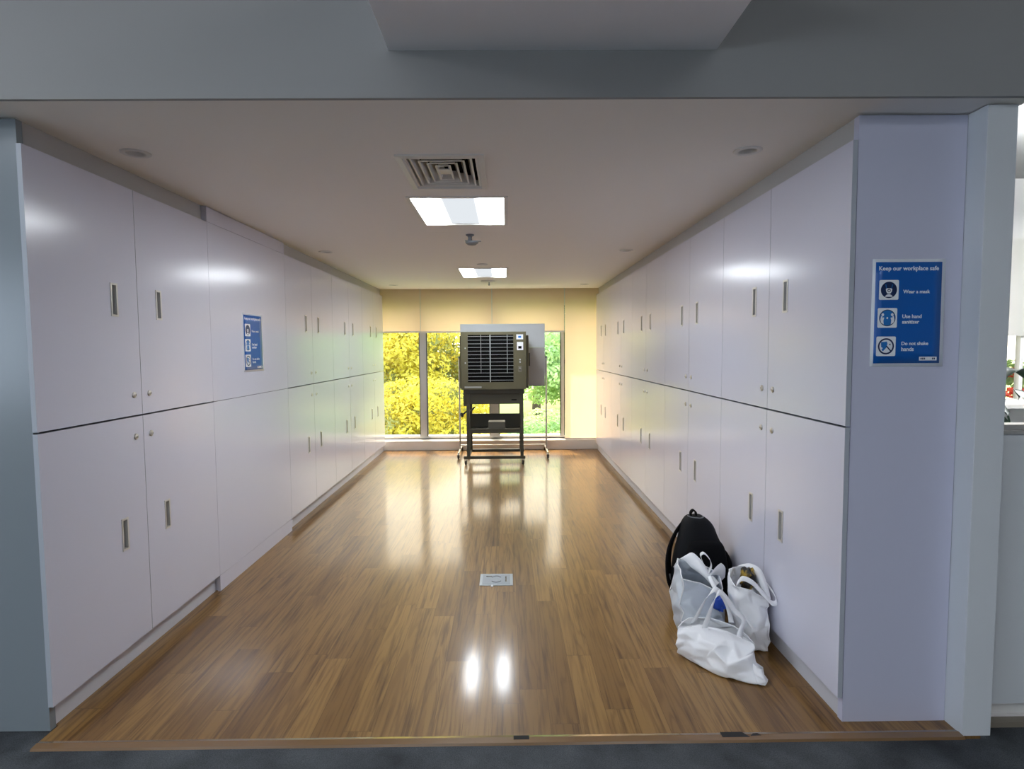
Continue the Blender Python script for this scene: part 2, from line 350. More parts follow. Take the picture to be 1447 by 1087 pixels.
# ------------------------------------------------------------------ cabinets
def door_mb(side, y0, y1, z0, z1, hy, hz, hw=.046, hh=.158, t=.02):
    """door leaf with a rectangular hole for the recessed pull; side -1 left wall, +1 right wall"""
    x = XL if side < 0 else XR; xb = x+side*t; mb = MB()
    g = .0016; y0 += g; y1 -= g; z0 += g; z1 -= g
    ys = [y0, hy-hw/2, hy+hw/2, y1]; zs = [z0, hz-hh/2, hz+hh/2, z1]
    for i in range(3):
        for j in range(3):
            if i == 1 and j == 1: continue
            mb.quad((x, ys[i], zs[j]), (x, ys[i+1], zs[j]), (x, ys[i+1], zs[j+1]), (x, ys[i], zs[j+1]))
            mb.quad((xb, ys[i], zs[j]), (xb, ys[i], zs[j+1]), (xb, ys[i+1], zs[j+1]), (xb, ys[i+1], zs[j]))
    for (a, b, c, d) in ((y0, y1, z0, z0), (y0, y1, z1, z1), (y0, y0, z0, z1), (y1, y1, z0, z1), (ys[1], ys[2], zs[1], zs[1]), (ys[1], ys[2], zs[2], zs[2]), (ys[1], ys[1], zs[1], zs[2]), (ys[2], ys[2], zs[1], zs[2])):
        mb.quad((x, a, c), (x, b, d), (xb, b, d), (xb, a, c), 1)
    return mb
def handle_mb(side, hy, hz, hw=.046, hh=.158):
    x = XL if side < 0 else XR; mb = MB(); f = .0075; p = .003; dpt = .016
    o = [(hy-hw/2-f*.3, hz-hh/2-f*.3), (hy+hw/2+f*.3, hz-hh/2-f*.3), (hy+hw/2+f*.3, hz+hh/2+f*.3), (hy-hw/2-f*.3, hz+hh/2+f*.3)]
    i = [(hy-hw/2+f, hz-hh/2+f), (hy+hw/2-f, hz-hh/2+f), (hy+hw/2-f, hz+hh/2-f), (hy-hw/2+f, hz+hh/2-f)]
    xo = x-side*p; xd = x+side*dpt
    for k in range(4):
        a, b = k, (k+1) % 4
        mb.quad((xo, *o[a]), (xo, *o[b]), (xo, *i[b]), (xo, *i[a]))
        mb.quad((x+side*.001, *o[a]), (x+side*.001, *o[b]), (xo, *o[b]), (xo, *o[a]))
        mb.quad((xo, *i[a]), (xo, *i[b]), (xd, *i[b]), (xd, *i[a]), 0)
    mb.quad(*[(xd, *q) for q in i], 1)
    return mb
def lock_mb(side, y, z):
    x = XL if side < 0 else XR
    mb = MB().lathe((x+side*.002, y, z), (-side, 0, 0), [(.0155, 0), (.0155, .006), (.012, .008), (.011, .0065), (.009, .0085), (0, .009)], 20)
    mb.box(x-side*.0098, x-side*.011, y-.001, y+.001, z-.005, z+.005, 1)
    return mb
def cabinet(side, ys, upper, label, group):
    x = XL if side < 0 else XR
    z0, z1 = (ZM+.0028, ZT) if upper else (ZB, ZM-.0028)
    t = thing('upper_cabinet' if upper else 'lower_cabinet', label, 'cabinet', (x+side*.25, (ys[0]+ys[2])/2, z0), group)
    ya = ys[0]+(.045 if ys[0] < YF+.01 else .002)
    MB().box(x+side*.022, x+side*.52, ya, ys[2]-.002, z0+.004, z1-.004).build('carcass', M['laminate'], t)
    hz, lz = (1.852, 1.376) if upper else (.685, 1.160)
    for k in (0, 1):
        s = -1 if k == 0 else 1
        hy = ys[1]+s*.182
        d = door_mb(side, ys[k], ys[k+1], z0, z1, hy, hz).build('door', [M['laminate'], M['edge']], t, fix=True)
        handle_mb(side, hy, hz).build('handle', [M['handle_metal'], M['handle_dark']], d)
        lock_mb(side, ys[1]+s*.064, lz).build('lock', [M['steel'], M['gasket']], d)
ordR = ['right row, next to the lavender end panel', 'right row, second pair from the lavender end', 'right row, third pair from the lavender end', 'right row, second pair from the window', 'right row, last pair before the window']
for i in range(5):
    ys = RS[2*i:2*i+3]
    cabinet(1, ys, True, 'white two-door upper cabinet, '+ordR[i], 'upper cabinets of the right row')
    cabinet(1, ys, False, 'white two-door lower cabinet, '+ordR[i], 'lower cabinets of the right row')
ordL = ['left row, in front of the poster panel', 'left row, directly past the poster panel', 'left row, second pair past the poster panel', 'left row, last pair before the window']
for i, k in enumerate((0, 3, 5, 7)):
    ys = LS[k:k+3]
    cabinet(-1, ys, True, 'white two-door upper cabinet, '+ordL[i], 'upper cabinets of the left row')
    cabinet(-1, ys, False, 'white two-door lower cabinet, '+ordL[i], 'lower cabinets of the left row')
# flush panelled bay in the left row
y0, y1 = LS[2]+.001, LS[3]-.001
pb = thing('wall_panelling', 'flush white doorless panel bay with blue poster, between left cabinets', 'panel', (XL-.1, (y0+y1)/2, 0))
MB().box(XL-.5, XL-.02, y0+.004, y1-.004, .004, ZC-.004).build('backing', M['laminate'], pb)
MB().box(XL-.019, XL, y0, y1, 0, ZB-.001).build('plinth', M['laminate'], pb)
MB().box(XL-.019, XL, y0, y1, ZB+.001, ZM-.0015).build('lower_panel', M['laminate'], pb)
MB().box(XL-.019, XL, y0, y1, ZM+.0015, ZT-.001).build('upper_panel', M['laminate'], pb)
MB().box(XL-.1, XL, y0, y1, ZT+.001, ZC-.006).build('top_filler', M['laminate'], pb)

# ------------------------------------------------------------------ posters
def text_mb(body, size, depth=.0003):
    cu = bpy.data.curves.new('t', 'FONT'); cu.body = body; cu.size = size; cu.extrude = depth; cu.resolution_u = 3; cu.offset = size*.02
    ob = bpy.data.objects.new('t', cu); COL.objects.link(ob)
    bpy.context.view_layer.update()
    me = bpy.data.meshes.new_from_object(ob.evaluated_get(bpy.context.evaluated_depsgraph_get()))
    vs = [v.co.copy() for v in me.vertices]; fs = [tuple(p.vertices) for p in me.polygons]
    bpy.data.objects.remove(ob); bpy.data.curves.remove(cu); bpy.data.meshes.remove(me)
    return vs, fs
def poster(label, origin, ux, nrm, W, H):
    """origin = lower left corner; ux = reading direction; nrm = out of the wall"""
    ux = Vector(ux); nrm = Vector(nrm); uz = Vector((0, 0, 1)); O = Vector(origin)
    P = lambda a, b, h=0: O+ux*a*W+uz*b*H+nrm*h
    t = thing('safety_poster', label, 'poster', O, 'blue workplace safety posters')
    def curl(a, b): return .0015+.004*max(0, (a-.75)/.25)**2*(1-b)
    def sheet(a0, a1, b0, b1, h, name, m, n=8):
        mb = MB(); vs = []; fs = []
        for j in range(n+1):
            for i in range(n+1):
                a = a0+(a1-a0)*i/n; b = b0+(b1-b0)*j/n; vs.append(P(a, b, curl(a, b)+h))
        for j in range(n):
            for i in range(n): k = j*(n+1)+i; fs.append((k, k+1, k+n+2, k+n+1))
        mb.add(vs, fs, 0, True); o = mb.build(name, m, t)
        so = o.modifiers.new('thick', 'SOLIDIFY'); so.thickness = .0004; so.offset = 0
        return o
    sheet(0, 1, 0, 1, 0, 'paper', M['paper'])
    sheet(.045, .955, .03, .972, .0006, 'printed_field', M['blue'])
    def put(mb, vs, fs, a, b, h):
        mb.add([P(a, b, 0)+ux*v.x+uz*v.y+nrm*(h+v.z+curl(a, b)) for v in vs], fs)
    def line(body, a, b, width, name='lettering'):
        vs, fs = text_mb(body, .03)
        w = max(v.x for v in vs)-min(v.x for v in vs); x0 = min(v.x for v in vs); k = width*W/w
        mb = MB(); put(mb, [Vector(((v.x-x0)*k, v.y*k, v.z)) for v in vs], fs, a, b, .0013); return mb
    mb = line('Keep our workplace safe', .09, .895, .82)
    mb.build('heading', M['ink'], t)
    for body, a, b, w in (('Wear a mask', .43, .683, .37), ('Use hand', .43, .452, .265), ('sanitizer', .43, .402, .235), ('Do not shake', .43, .200, .37), ('hands', .43, .146, .172)):
        line(body, a, b, w).build('lettering', M['ink'], t)
    # small white tag with dark print
    tagb = MB(); tagb.add([P(a, b, curl(a, b)+.0012) for a, b in ((.68, .055), (.92, .055), (.92, .09), (.68, .09))], [(0,1,2,3)])
    for q in range(9):
        a = .70+.0225*q; tagb.add([P(x, y, curl(x, y)+.0018) for x, y in ((a, .064), (a+.016, .064), (a+.016, .081), (a, .081))], [(0,1,2,3)], 1)
    tagb.build('footer_tag', [M['paper'], M['navy']], t)
    R = W*.105
    for k, (cy, kind) in enumerate(((.715, 'mask'), (.455, 'wash'), (.19, 'shake'))):
        ca = .232 if k == 0 else (.222 if k == 1 else .215)
        c = P(ca, cy, curl(ca, cy)); asp = 1.08
        pt = lambda x, y, h: c+ux*x*R+uz*y*R+nrm*h
        mb = MB()
        s = 1.28; rr = .16; pts = []
        for q in range(4):
            cx, cyy = [(1, 1), (-1, 1), (-1, -1), (1, -1)][q]
            for e in range(5):
                an = PI/2*q+PI/2*e/4; pts.append(pt(cx*(s-rr)+rr*math.cos(an), cyy*(s-rr)+rr*math.sin(an), .0014))
        mb.add(pts, [tuple(range(len(pts)))], 0)
        def disc(x, y, rx, ry, h, mi, a0=0, a1=2*PI, n=28):
            mb.add([pt(x+rx*math.cos(a0+(a1-a0)*i/n), y+ry*math.sin(a0+(a1-a0)*i/n), h) for i in range(n+(0 if a1-a0 > 6.2 else 1))], [tuple(range(n+(0 if a1-a0 > 6.2 else 1)))], mi)
        def ring(x, y, r0, r1, h, mi, n=32):
            vs = []
            for i in range(n): an = 2*PI*i/n; vs += [pt(x+r0*math.cos(an), y+r0*math.sin(an), h), pt(x+r1*math.cos(an), y+r1*math.sin(an), h)]
            mb.add(vs, [(2*i, 2*i+1, (2*i+3) % (2*n), (2*i+2) % (2*n)) for i in range(n)], mi)
        def poly(p, h, mi): mb.add([pt(x, y, h) for x, y in p], [tuple(range(len(p)))], mi)
        if kind == 'mask':
            disc(0, 0, 1.06, 1.06, .0018, 2)
            disc(0, -1.02, .52, .46, .0022, 0, .25, PI-.25)           # shoulders
            poly([(-.42, .05), (-.36, -.25), (-.18, -.48), (.18, -.48), (.36, -.25), (.42, .05), (.36, .2), (-.36, .2)], .0024, 0)
            poly([(-.5, .72), (-.4, .7), (-.28, .2), (-.36, .1)], .0024, 3); poly([(.5, .72), (.4, .7), (.28, .2), (.36, .1)], .0024, 3)
            disc(0, -.08, .22, .22, .0028, 2); disc(0, -.1, .13, .11, .0031, 0)
        elif kind == 'wash':
            disc(0, 0, 1.06, 1.06, .0018, 1); ring(0, 0, .98, 1.08, .0021, 2)
            for sx in (-1, 1):
                poly([(sx*.46, -.85), (sx*.82, -.62), (sx*.92, -.2), (sx*.82, .25), (sx*.66, .2), (sx*.62, -.05), (sx*.5, .1), (sx*.42, 0), (sx*.52, -.35)], .0024, 0)
                disc(sx*.62, .42, .17, .2, .0024, 0)
            disc(-.02, -.02, .12, .14, .0026, 0); disc(-.2, .55, .14, .1, .0024, 3)
        else:
            ring(0, 0, .86, 1.06, .0022, 2)
            poly([(-.68, .55), (.12, .62), (.2, .3), (.05, -.05), (-.3, -.28), (-.62, -.1)], .0020, 1)
            poly([(-.2, .1), (.15, -.05), (-.35, -.62), (-.6, -.5)], .0023, 1)
            poly([(.35, .2), (.62, .12), (.55, .38)], .0023, 2)
            poly([(-.02, .0), (.10, .1), (.78, -.66), (.68, -.78)], .0026, 2)
        mb.build('pictogram', [M['ink'], M['iconblue'], M['navy'], M['iconblue']], t, fix=False)
    return t
poster('large blue safety poster on the lavender end panel', (1.489, YF+.005-.0005, 1.516), (1, 0, 0), (0, -1, 0), .298, .437)
poster('blue safety poster on the white panel bay of the left cabinets', (XL, 4.262, 1.442), (0, 1, 0), (1, 0, 0), .338, .432)

# ------------------------------------------------------------------ ceiling fittings
def frame_mb(mb, r0, r1, z0, z1, mi=0):
    (a0, a1, b0, b1), (c0, c1, d0, d1) = r0, r1
    o = [(a0, b0), (a1, b0), (a1, b1), (a0, b1)]; i = [(c0, d0), (c1, d0), (c1, d1), (c0, d1)]
    for k in range(4):
        n = (k+1) % 4
        mb.quad((*o[k], z0), (*o[n], z0), (*i[n], z1), (*i[k], z1), mi)
    return mb
def shrink(r, d): return (r[0]+d, r[1]-d, r[2]+d, r[3]-d)
t = thing('air_vent', 'square louvred air vent in the ceiling before the first light panel', 'vent', ((VENT[0]+VENT[1])/2, (VENT[2]+VENT[3])/2, ZC))
mb = MB(); frame_mb(mb, VENT, VENT, ZC, ZC-.008); frame_mb(mb, VENT, shrink(VENT, .03), ZC-.008, ZC-.012); frame_mb(mb, shrink(VENT, .03), shrink(VENT, .05), ZC-.012, ZC+.03)
mb.build('frame', M['vent'], t)
sh = .06
for k in range(4):
    r0 = shrink(VENT, sh+.026*k); r1 = (r0[0]+.03, r0[1]-.03, r0[2]+.042, r0[3]-.042)
    mb = MB(); frame_mb(mb, shrink(r0, .009), r1, ZC-.002, ZC+.045); frame_mb(mb, r0, shrink(r0, .009), ZC-.002, ZC-.002); frame_mb(mb, r0, shrink(r0, .0005), ZC-.002, ZC+.002)
    mb.build('louvre', M['vent'], t)
    sh += .012
MB().box(-.318-.028, -.318+.028, 3.141-.04, 3.141+.04, ZC+.004, ZC+.008).build('core_plate', M['vent'], t)
MB().box(VENT[0]+.046, VENT[1]-.046, VENT[2]+.046, VENT[3]-.046, ZC+.085, ZC+.09).box(VENT[0]+.046, VENT[0]+.05, VENT[2]+.046, VENT[3]-.046, ZC+.032, ZC+.09).box(VENT[1]-.05, VENT[1]-.046, VENT[2]+.046, VENT[3]-.046, ZC+.032, ZC+.09).box(VENT[0]+.046, VENT[1]-.046, VENT[2]+.046, VENT[2]+.05, ZC+.032, ZC+.09).box(VENT[0]+.046, VENT[1]-.046, VENT[3]-.05, VENT[3]-.046, ZC+.032, ZC+.09).build('duct_box', M['dark'], t)
for r, lb in zip(LAMPS, ('bright ceiling light panel just past the air vent', 'bright ceiling light panel nearest the window, past the sprinkler')):
    t = thing('ceiling_light', lb, 'light', ((r[0]+r[1])/2, (r[2]+r[3])/2, ZC), 'ceiling light panels')
    mb = MB(); frame_mb(mb, r, r, ZC, ZC-.006); frame_mb(mb, r, shrink(r, .024), ZC-.006, ZC-.006); frame_mb(mb, shrink(r, .024), shrink(r, .028), ZC-.006, ZC+.008)
    mb.build('frame', M['white'], t)
    q = shrink(r, .026); MB().quad((q[0], q[2], ZC+.006), (q[0], q[3], ZC+.006), (q[1], q[3], ZC+.006), (q[1], q[2], ZC+.006)).build('diffuser', M['led'], t, fix=False)
    q = shrink(r, .012); MB().box(q[0], q[1], q[2], q[3], ZC+.052, ZC+.075).build('housing', M['white'], t)
for i, (x, y) in enumerate(DL):
    side = 'left' if x < 0 else 'right'
    where = ['nearest the corridor mouth', 'level with the sprinkler and light panels', 'next to the window blinds'][i//2]
    t = thing('downlight', f'small round recessed downlight above the {side} cabinets, {where}', 'downlight', (x, y, ZC), 'recessed downlights')
    MB().lathe((x, y, ZC), (0, 0, -1), [(.066, 0), (.066, .003), (.060, .006), (.044, .006), (.040, .002), (.036, -.03), (.030, -.034)], 32).build('trim_ring', M['vent'], t)
    MB().lathe((x, y, ZC+.034), (0, 0, -1), [(.036, 0), (.022, .012), (.018, .003), (0, .002)], 24).build('lamp', M['steel'], t)
    MB().lathe((x, y, ZC+.04), (0, 0, -1), [(.0, -.002), (.04, -.002), (.04, .03)], 20).build('housing', M['dark'], t)
# sprinkler / sensor between the two panels
sx, sy = -.293, 4.812
t = thing('ceiling_sprinkler', 'dark grey sprinkler with deflector hanging between the two ceiling lights', 'sprinkler', (sx, sy, ZC))
MB().lathe((sx, sy, ZC), (0, 0, -1), [(.034, 0), (.034, .008), (.022, .013), (.018, .018)], 24).build('collar', M['sensor'], t)
MB().lathe((sx, sy, ZC-.012), (0, 0, -1), [(.019, 0), (.015, .018), (.019, .034), (.012, .04)], 16).build('stem', M['sensor'], t)
MB().prism([(sx-.04, sy-.02, ZC-.048), (sx+.09, sy-.014, ZC-.052), (sx+.09, sy+.014, ZC-.052), (sx-.04, sy+.02, ZC-.048)], (0, 0, -.005)).build('arm_plate', M['sensor'], t)
MB().lathe((sx+.015, sy, ZC-.058), (0, 0, -1), [(.0, 0), (.055, .004), (.050, .012), (.034, .024), (.02, .02), (0, .018)], 28).tube([(sx+.012, sy, ZC-.05), (sx+.014, sy, ZC-.06)], .006).build('deflector', M['sensor'], t)
tag(MB().lathe((-.26, 6.47, ZC), (0, 0, -1), [(.062, 0), (.06, .008), (.05, .012), (0, .013)], 28).build('smoke_detector', M['vent']), 'flat round detector on the ceiling before the far light panel', 'detector')
t = thing('ceiling_sensor', 'flat round ceiling sensor with a tiny tip, between far light and blinds', 'sensor', (-.247, 8.05, ZC))
MB().lathe((-.247, 8.05, ZC), (0, 0, -1), [(.105, 0), (.10, .012), (.03, .02), (0, .02)], 28).build('plate', M['vent'], t)
MB().lathe((-.235, 8.05, ZC-.018), (0, 0, -1), [(.008, 0), (.008, .03), (.014, .034), (.012, .045), (0, .046)], 12).build('tip', M['sensor'], t)

# ------------------------------------------------------------------ floor outlet
t = thing('floor_outlet', 'silver rectangular floor outlet box set in the wood planks', 'floor outlet', (-.084, 3.946, 0))
fx0, fx1, fy0, fy1 = -.197, .030, 3.846, 4.046
mb = MB().box(fx0, fx1, fy0, fy1, .0005, .004); mb.build('plate', pbr('plate_grey', (.33, .36, .39), .4, metal=.5), t, bevel=.001)
MB().box(fx0+.018, fx1-.018, fy0+.018, fy1-.018, .004, .0056).build('lid', pbr('lid_grey', (.25, .28, .31), .45, metal=.3), t, bevel=.001)
mb = MB()
for sgn in (1, -1):
    pts = [(-.084+.032*math.cos(a), 3.946+.0+sgn*(.018+.036*math.sin(a)), .0062) for a in [PI*(.12+.76*i/10) for i in range(11)]]
    mb.tube(pts, .0035, 6)
mb.build('lift_ring', M['sensor'], t)
MB().box(-.022, -.012, 3.90, 3.99, .0056, .0075).box(-.155, -.115, 3.985, 4.0, .0056, .0072).build('latch', M['chrome'], t)
MB().box(-.118, -.104, 3.828, 3.85, .0005, .006).build('tab', M['plastic_white'], t)

# ------------------------------------------------------------------ windows and blinds
WY = 9.36
WIN = [(-2.45, -1.395), (-1.292, -.275), (-.137, .871), (.917, 1.94)]
WZ0, WZ1 = .165, 2.33
for i, (a, b) in enumerate(WIN):
    fr = MB()
    fl = .05 if i == 0 else .0515; frr = .0515 if i < 2 else .023
    A = a-(.05 if i == 0 else (WIN[i][0]-WIN[i-1][1])/2); B = b+((WIN[i+1][0]-WIN[i][1])/2 if i < 3 else .01)
    fr.box(A, B, WY, WY+.08, WZ0, WZ0+.03).box(A, B, WY, WY+.08, WZ1-.04, WZ1+.01)
    fr.box(A, a, WY-.01, WY+.08, WZ0, WZ1).box(b, B, WY-.01, WY+.08, WZ0, WZ1)
    w = struct(f'window_{i+1}', fr, M['alu'], ['far window pane beside the left cabinets', 'far window pane left of the cooler', 'far window pane behind the cooler and whiteboard', 'far window pane hidden by the full length blind'][i])
    MB().box(a, a+.014, WY-.006, WY+.05, WZ0+.03, WZ1-.04).box(b-.012, b, WY-.006, WY+.05, WZ0+.03, WZ1-.04).build('gasket', M['gasket'], w)
    MB().quad((a, WY+.04, WZ0+.03), (b, WY+.04, WZ0+.03), (b, WY+.04, WZ1-.04), (a, WY+.04, WZ1-.04)).build('pane', M['glass'], w)
blinds = [(-2.30, -1.356, 1.872, 'raised roller blind beside the left cabinets'), (-1.346, -.236, 1.868, 'raised roller blind second from the left cabinets'),
          (-.224, .906, 1.866, 'raised roller blind above the whiteboard'), (.918, 1.90, .162, 'full length roller blind lowered to the sill by the right cabinets')]
for a, b, z, lb in blinds:
    t = thing('roller_blind', lb, 'blind', ((a+b)/2, 9.2, z), 'cream roller blinds')
    mb = MB(); n = 12; vs = []; fs = []
    for i in range(n+1):
        x = a+(b-a)*i/n; dy = .006*math.sin(i*1.9+a*5)
        for zz in (z, (z+2.66)/2, 2.66): vs.append((x, 9.2+(dy if zz < 2.5 else 0), zz))
    for i in range(n):
        for j in range(2): fs.append((3*i+j, 3*i+3+j, 3*i+4+j, 3*i+1+j))
    mb.add(vs, fs, 0, True); mb.build('fabric', M['blind'], t)
    MB().box(a, b, 9.192, 9.208, z-.012, z+.012).build('bottom_bar', M['sill'], t)
    MB().tube([(a, 9.225, 2.68), (b, 9.225, 2.68)], .03, 14).build('roller', M['sill'], t)
    if b < 1:
        mb = MB()
        for q in range(36): mb.lathe((b+.005, 9.19, 2.52-.018*q), (0, 0, -1), [(0, 0), (.0028, .004), (.0028, .010), (0, .014)], 6)
        mb.build('pull_chain', M['plastic_white'], t)
struct('ceiling_pocket', MB().box(-2.5, 1.95, 9.05, 9.36, 2.80, 2.85).box(-2.5, 1.95, 9.05, 9.08, ZC+.05, 2.80), M['ceiling'])

# ------------------------------------------------------------------ air cooler on its trolley
cx, cy = -.165, 8.2
t = thing('air_cooler', 'olive green air cooler with louvred grille on a wheeled stand', 'air cooler', (cx, cy, 0))
FY = 7.88
mb = MB()
mb.box(-.645, .300, 8.0, 8.55, 1.055, 1.785)
mb.box(-.622, .262, FY+.015, 8.02, 1.050, 1.800)
mb.build('housing', M['olive'], t, bevel=.012)
mb = MB()
gx0, gx1, gz0, gz1 = -.528, .090, 1.148, 1.790
ox0, ox1, oz0, oz1 = -.620, .260, 1.050, 1.830
frame = [((ox0, oz0), (ox1, oz0), (gx1, gz0), (gx0, gz0)), ((ox0, oz1), (ox1, oz1), (gx1, gz1), (gx0, gz1)), ((ox0, oz0), (ox0, oz1), (gx0, gz1), (gx0, gz0)), ((ox1, oz0), (ox1, oz1), (gx1, gz1), (gx1, gz0))]
for a, b, c, d in frame: mb.quad(*[(p[0], FY, p[1]) for p in (a, b, c, d)])
mb.quad((ox0, FY, oz1), (ox1, FY, oz1), (ox1, FY+.1, oz1-.01), (ox0, FY+.1, oz1-.01)); mb.quad((ox0, FY, oz0), (ox1, FY, oz0), (ox1, FY+.1, oz0), (ox0, FY+.1, oz0))
mb.quad((ox0, FY, oz0), (ox0, FY, oz1), (ox0, FY+.1, oz1-.01), (ox0, FY+.1, oz0)); mb.quad((ox1, FY, oz0), (ox1, FY, oz1), (ox1, FY+.1, oz1-.01), (ox1, FY+.1, oz0))
for (p, q) in (((gx0, gz0), (gx1, gz0)), ((gx1, gz0), (gx1, gz1)), ((gx1, gz1), (gx0, gz1)), ((gx0, gz1), (gx0, gz0))): mb.quad((p[0], FY, p[1]), (q[0], FY, q[1]), (q[0], FY+.012, q[1]), (p[0], FY+.012, p[1]))
mb.box(.118, .232, FY-.004, FY, 1.085, 1.775)
mb.build('front_frame', M['olive'], t)
MB().box(gx0, gx1, FY+.0105, FY+.0135, gz0, gz1).build('grille_shade', M['dark'], t)  # black sheet painted in for the shade behind the slats
for k in range(13):
    z = gz0+.028+k*(gz1-gz0-.05)/12
    MB().prism([(gx0, FY-.006, z-.0025), (gx0, FY-.006, z+.0015), (gx0, FY+.003, z+.0015), (gx0, FY+.003, z-.0015)], (gx1-gx0, 0, 0)).build('grille_slat', M['slat'], t)
for x, w in ((-.225, .006), (.006, .003), (-.35, .002)):
    MB().box(x-w, x+w, FY+.002, FY+.008, gz0 if w > .005 else gz0+.12, gz1).build('grille_rib', M['slat'], t)
o = MB().box(.130, .222, FY-.006, FY-.004, 1.725, 1.792).build('sticker', M['plastic_white'], t)
MB().box(.155, .195, FY-.007, FY-.0055, 1.745, 1.772).build('sticker_print', M['iconblue'], o)
o = MB().box(.138, .222, FY-.008, FY-.004, 1.580, 1.690).build('control_display', M['plastic_white'], t)
MB().box(.155, .200, FY-.0095, FY-.0075, 1.600, 1.635).build('screen', M['dark'], o)
MB().lathe((.178, FY-.003, 1.450), (0, -1, 0), [(.012, 0), (.012, .008), (0, .009)], 14).lathe((.178, FY-.003, 1.418), (0, -1, 0), [(.012, 0), (.012, .008), (0, .009)], 14).build('button', M['slat'], t)
MB().box(.155, .200, FY-.008, FY-.003, 1.285, 1.365).lathe((.178, FY-.007, 1.325), (0, -1, 0), [(.018, 0), (.016, .01), (0, .011)], 16).build('power_switch', pbr('switch_grey', (.17, .16, .13), .4), t)
MB().box(-.575, -.345, FY-.004, FY, 1.070, 1.092).build('name_plate', pbr('name_plate_grey', (.42, .43, .40), .35, metal=.4), t)
MB().lathe((-.562, FY, 1.61), (0, -1, 0), [(.01, 0), (.008, .004), (0, .005)], 12).lathe((-.562, FY, 1.41), (0, -1, 0), [(.01, 0), (.008, .004), (0, .005)], 12).build('screw', M['slat'], t)
MB().box(.300, .320, 8.05, 8.09, 1.36, 1.54).build('side_handle', M['olive_dark'], t)
mb = MB().box(-.575, .235, 7.92, 8.50, .985, 1.052).box(-.555, .215, 7.94, 8.48, .845, .99).box(-.598, -.555, 7.93, 8.0, .82, 1.045)
mb.build('water_tank', M['olive_dark'], t, bevel=.006)
MB().box(.06, .13, 7.936, 7.941, .895, .910).build('drain_plate', M['dark'], t)
for x in (-.535, .2):
    for y in (7.945, 8.50): MB().box(x-.022, x+.022, y-.018, y+.018, .115, .99).build('leg', M['olive_dark'], t)
mb = MB().box(-.52, .19, 7.935, 7.950, .445, .505).box(-.52, .19, 8.48, 8.50, .40, .655).box(-.52, .19, 7.945, 8.49, .445, .455)
mb.build('shelf', M['olive_dark'], t)
for y in (7.945, 8.50): MB().box(-.60, .245, y-.02, y+.02, .088, .128).build('base_rail', M['olive_dark'], t)
for x in (-.535, .2): MB().box(x-.015, x+.015, 7.965, 8.48, .094, .122).build('side_rail', M['olive_dark'], t)
mb = MB().tube([(-.535, 8.2, .75), (-.60, 8.17, .70), (-.63, 8.12, .68)], .012, 8).lathe((-.63, 8.12, .68), (-.4, -.3, -.1), [(0, -.01), (.03, -.005), (.03, .015), (0, .02)], 12).tube([(-.535, 8.22, .70), (-.46, 8.2, .78)], .012, 8).build('drain_tap', M['rubber'], t)
def caster(x, y, top, parent, r=.033, ang=0):
    c = MB().box(x-.02, x+.02, y-.02, y+.02, top-.008, top).prism([(x-.02, y-.012, top-.008), (x-.02, y+.012, top-.008), (x-.02, y+.03, r-.01), (x-.02, y+.008, r-.01)], (.005, 0, 0)).prism([(x+.015, y-.012, top-.008), (x+.015, y+.012, top-.008), (x+.015, y+.03, r-.01), (x+.015, y+.008, r-.01)], (.005, 0, 0)).build('caster', M['steel'], parent)
    MB().lathe((x-.012, y+.018, r), (1, 0, 0), [(.006, 0), (r*.8, 0), (r, .005), (r, .019), (r*.8, .024), (.006, .024)], 22).build('wheel', M['rubber'], c)
for x in (-.575, .215):
    for y in (7.945, 8.50): caster(x, y, .088, t)
tag(MB().box(-.286, -.018, 7.98, 8.22, .456, .482).box(-.262, -.03, 8.0, 8.2, .482, .592).build('storage_box', pbr('box_olive', (.085, .08, .06), .5), bevel=.004),
    'small dark box lying on the shelf of the cooler stand', 'box')

# ------------------------------------------------------------------ whiteboard on wheels
t = thing('mobile_whiteboard', 'pale mobile whiteboard on thin steel posts behind the cooler', 'whiteboard', (-.06, 8.72, 0))
MB().box(-.692, .568, 8.708, 8.732, 1.617, 1.970).build('upper_board', M['board'], t, bevel=.003)
MB().box(-.692, .568, 8.708, 8.732, 1.050, 1.615).build('lower_board', M['board_low'], t, bevel=.003)
MB().box(-.692, .568, 8.700, 8.740, 1.040, 1.052).build('pen_ledge', M['sensor'], t)
for x in (-.712, .588):
    p = MB().tube([(x, 8.72, .085), (x, 8.72, 1.47)], .013, 12).build('post', M['steel'], t)
    MB().tube([(x, 8.72, 1.46), (x, 8.72, 1.485)], .017, 12).box(min(x, x-.0), x+.001, 8.71, 8.73, 1.3, 1.31).build('cap', M['sensor'], p)
    MB().box(x+(.012 if x < 0 else -.022), x+(.022 if x < 0 else -.012), 8.71, 8.73, 1.2, 1.46).build('bracket', M['steel'], p)
    f = MB().tube([(x, 8.37, .085), (x, 9.07, .085)], .014, 12).build('foot', M['steel'], t)
    for y in (8.37, 9.07): caster(x, y, .075, f, r=.032)
MB().tube([(-.71, 8.72, .150), (.588, 8.72, .150)], .009, 10).build('crossbar', M['steel'], t)

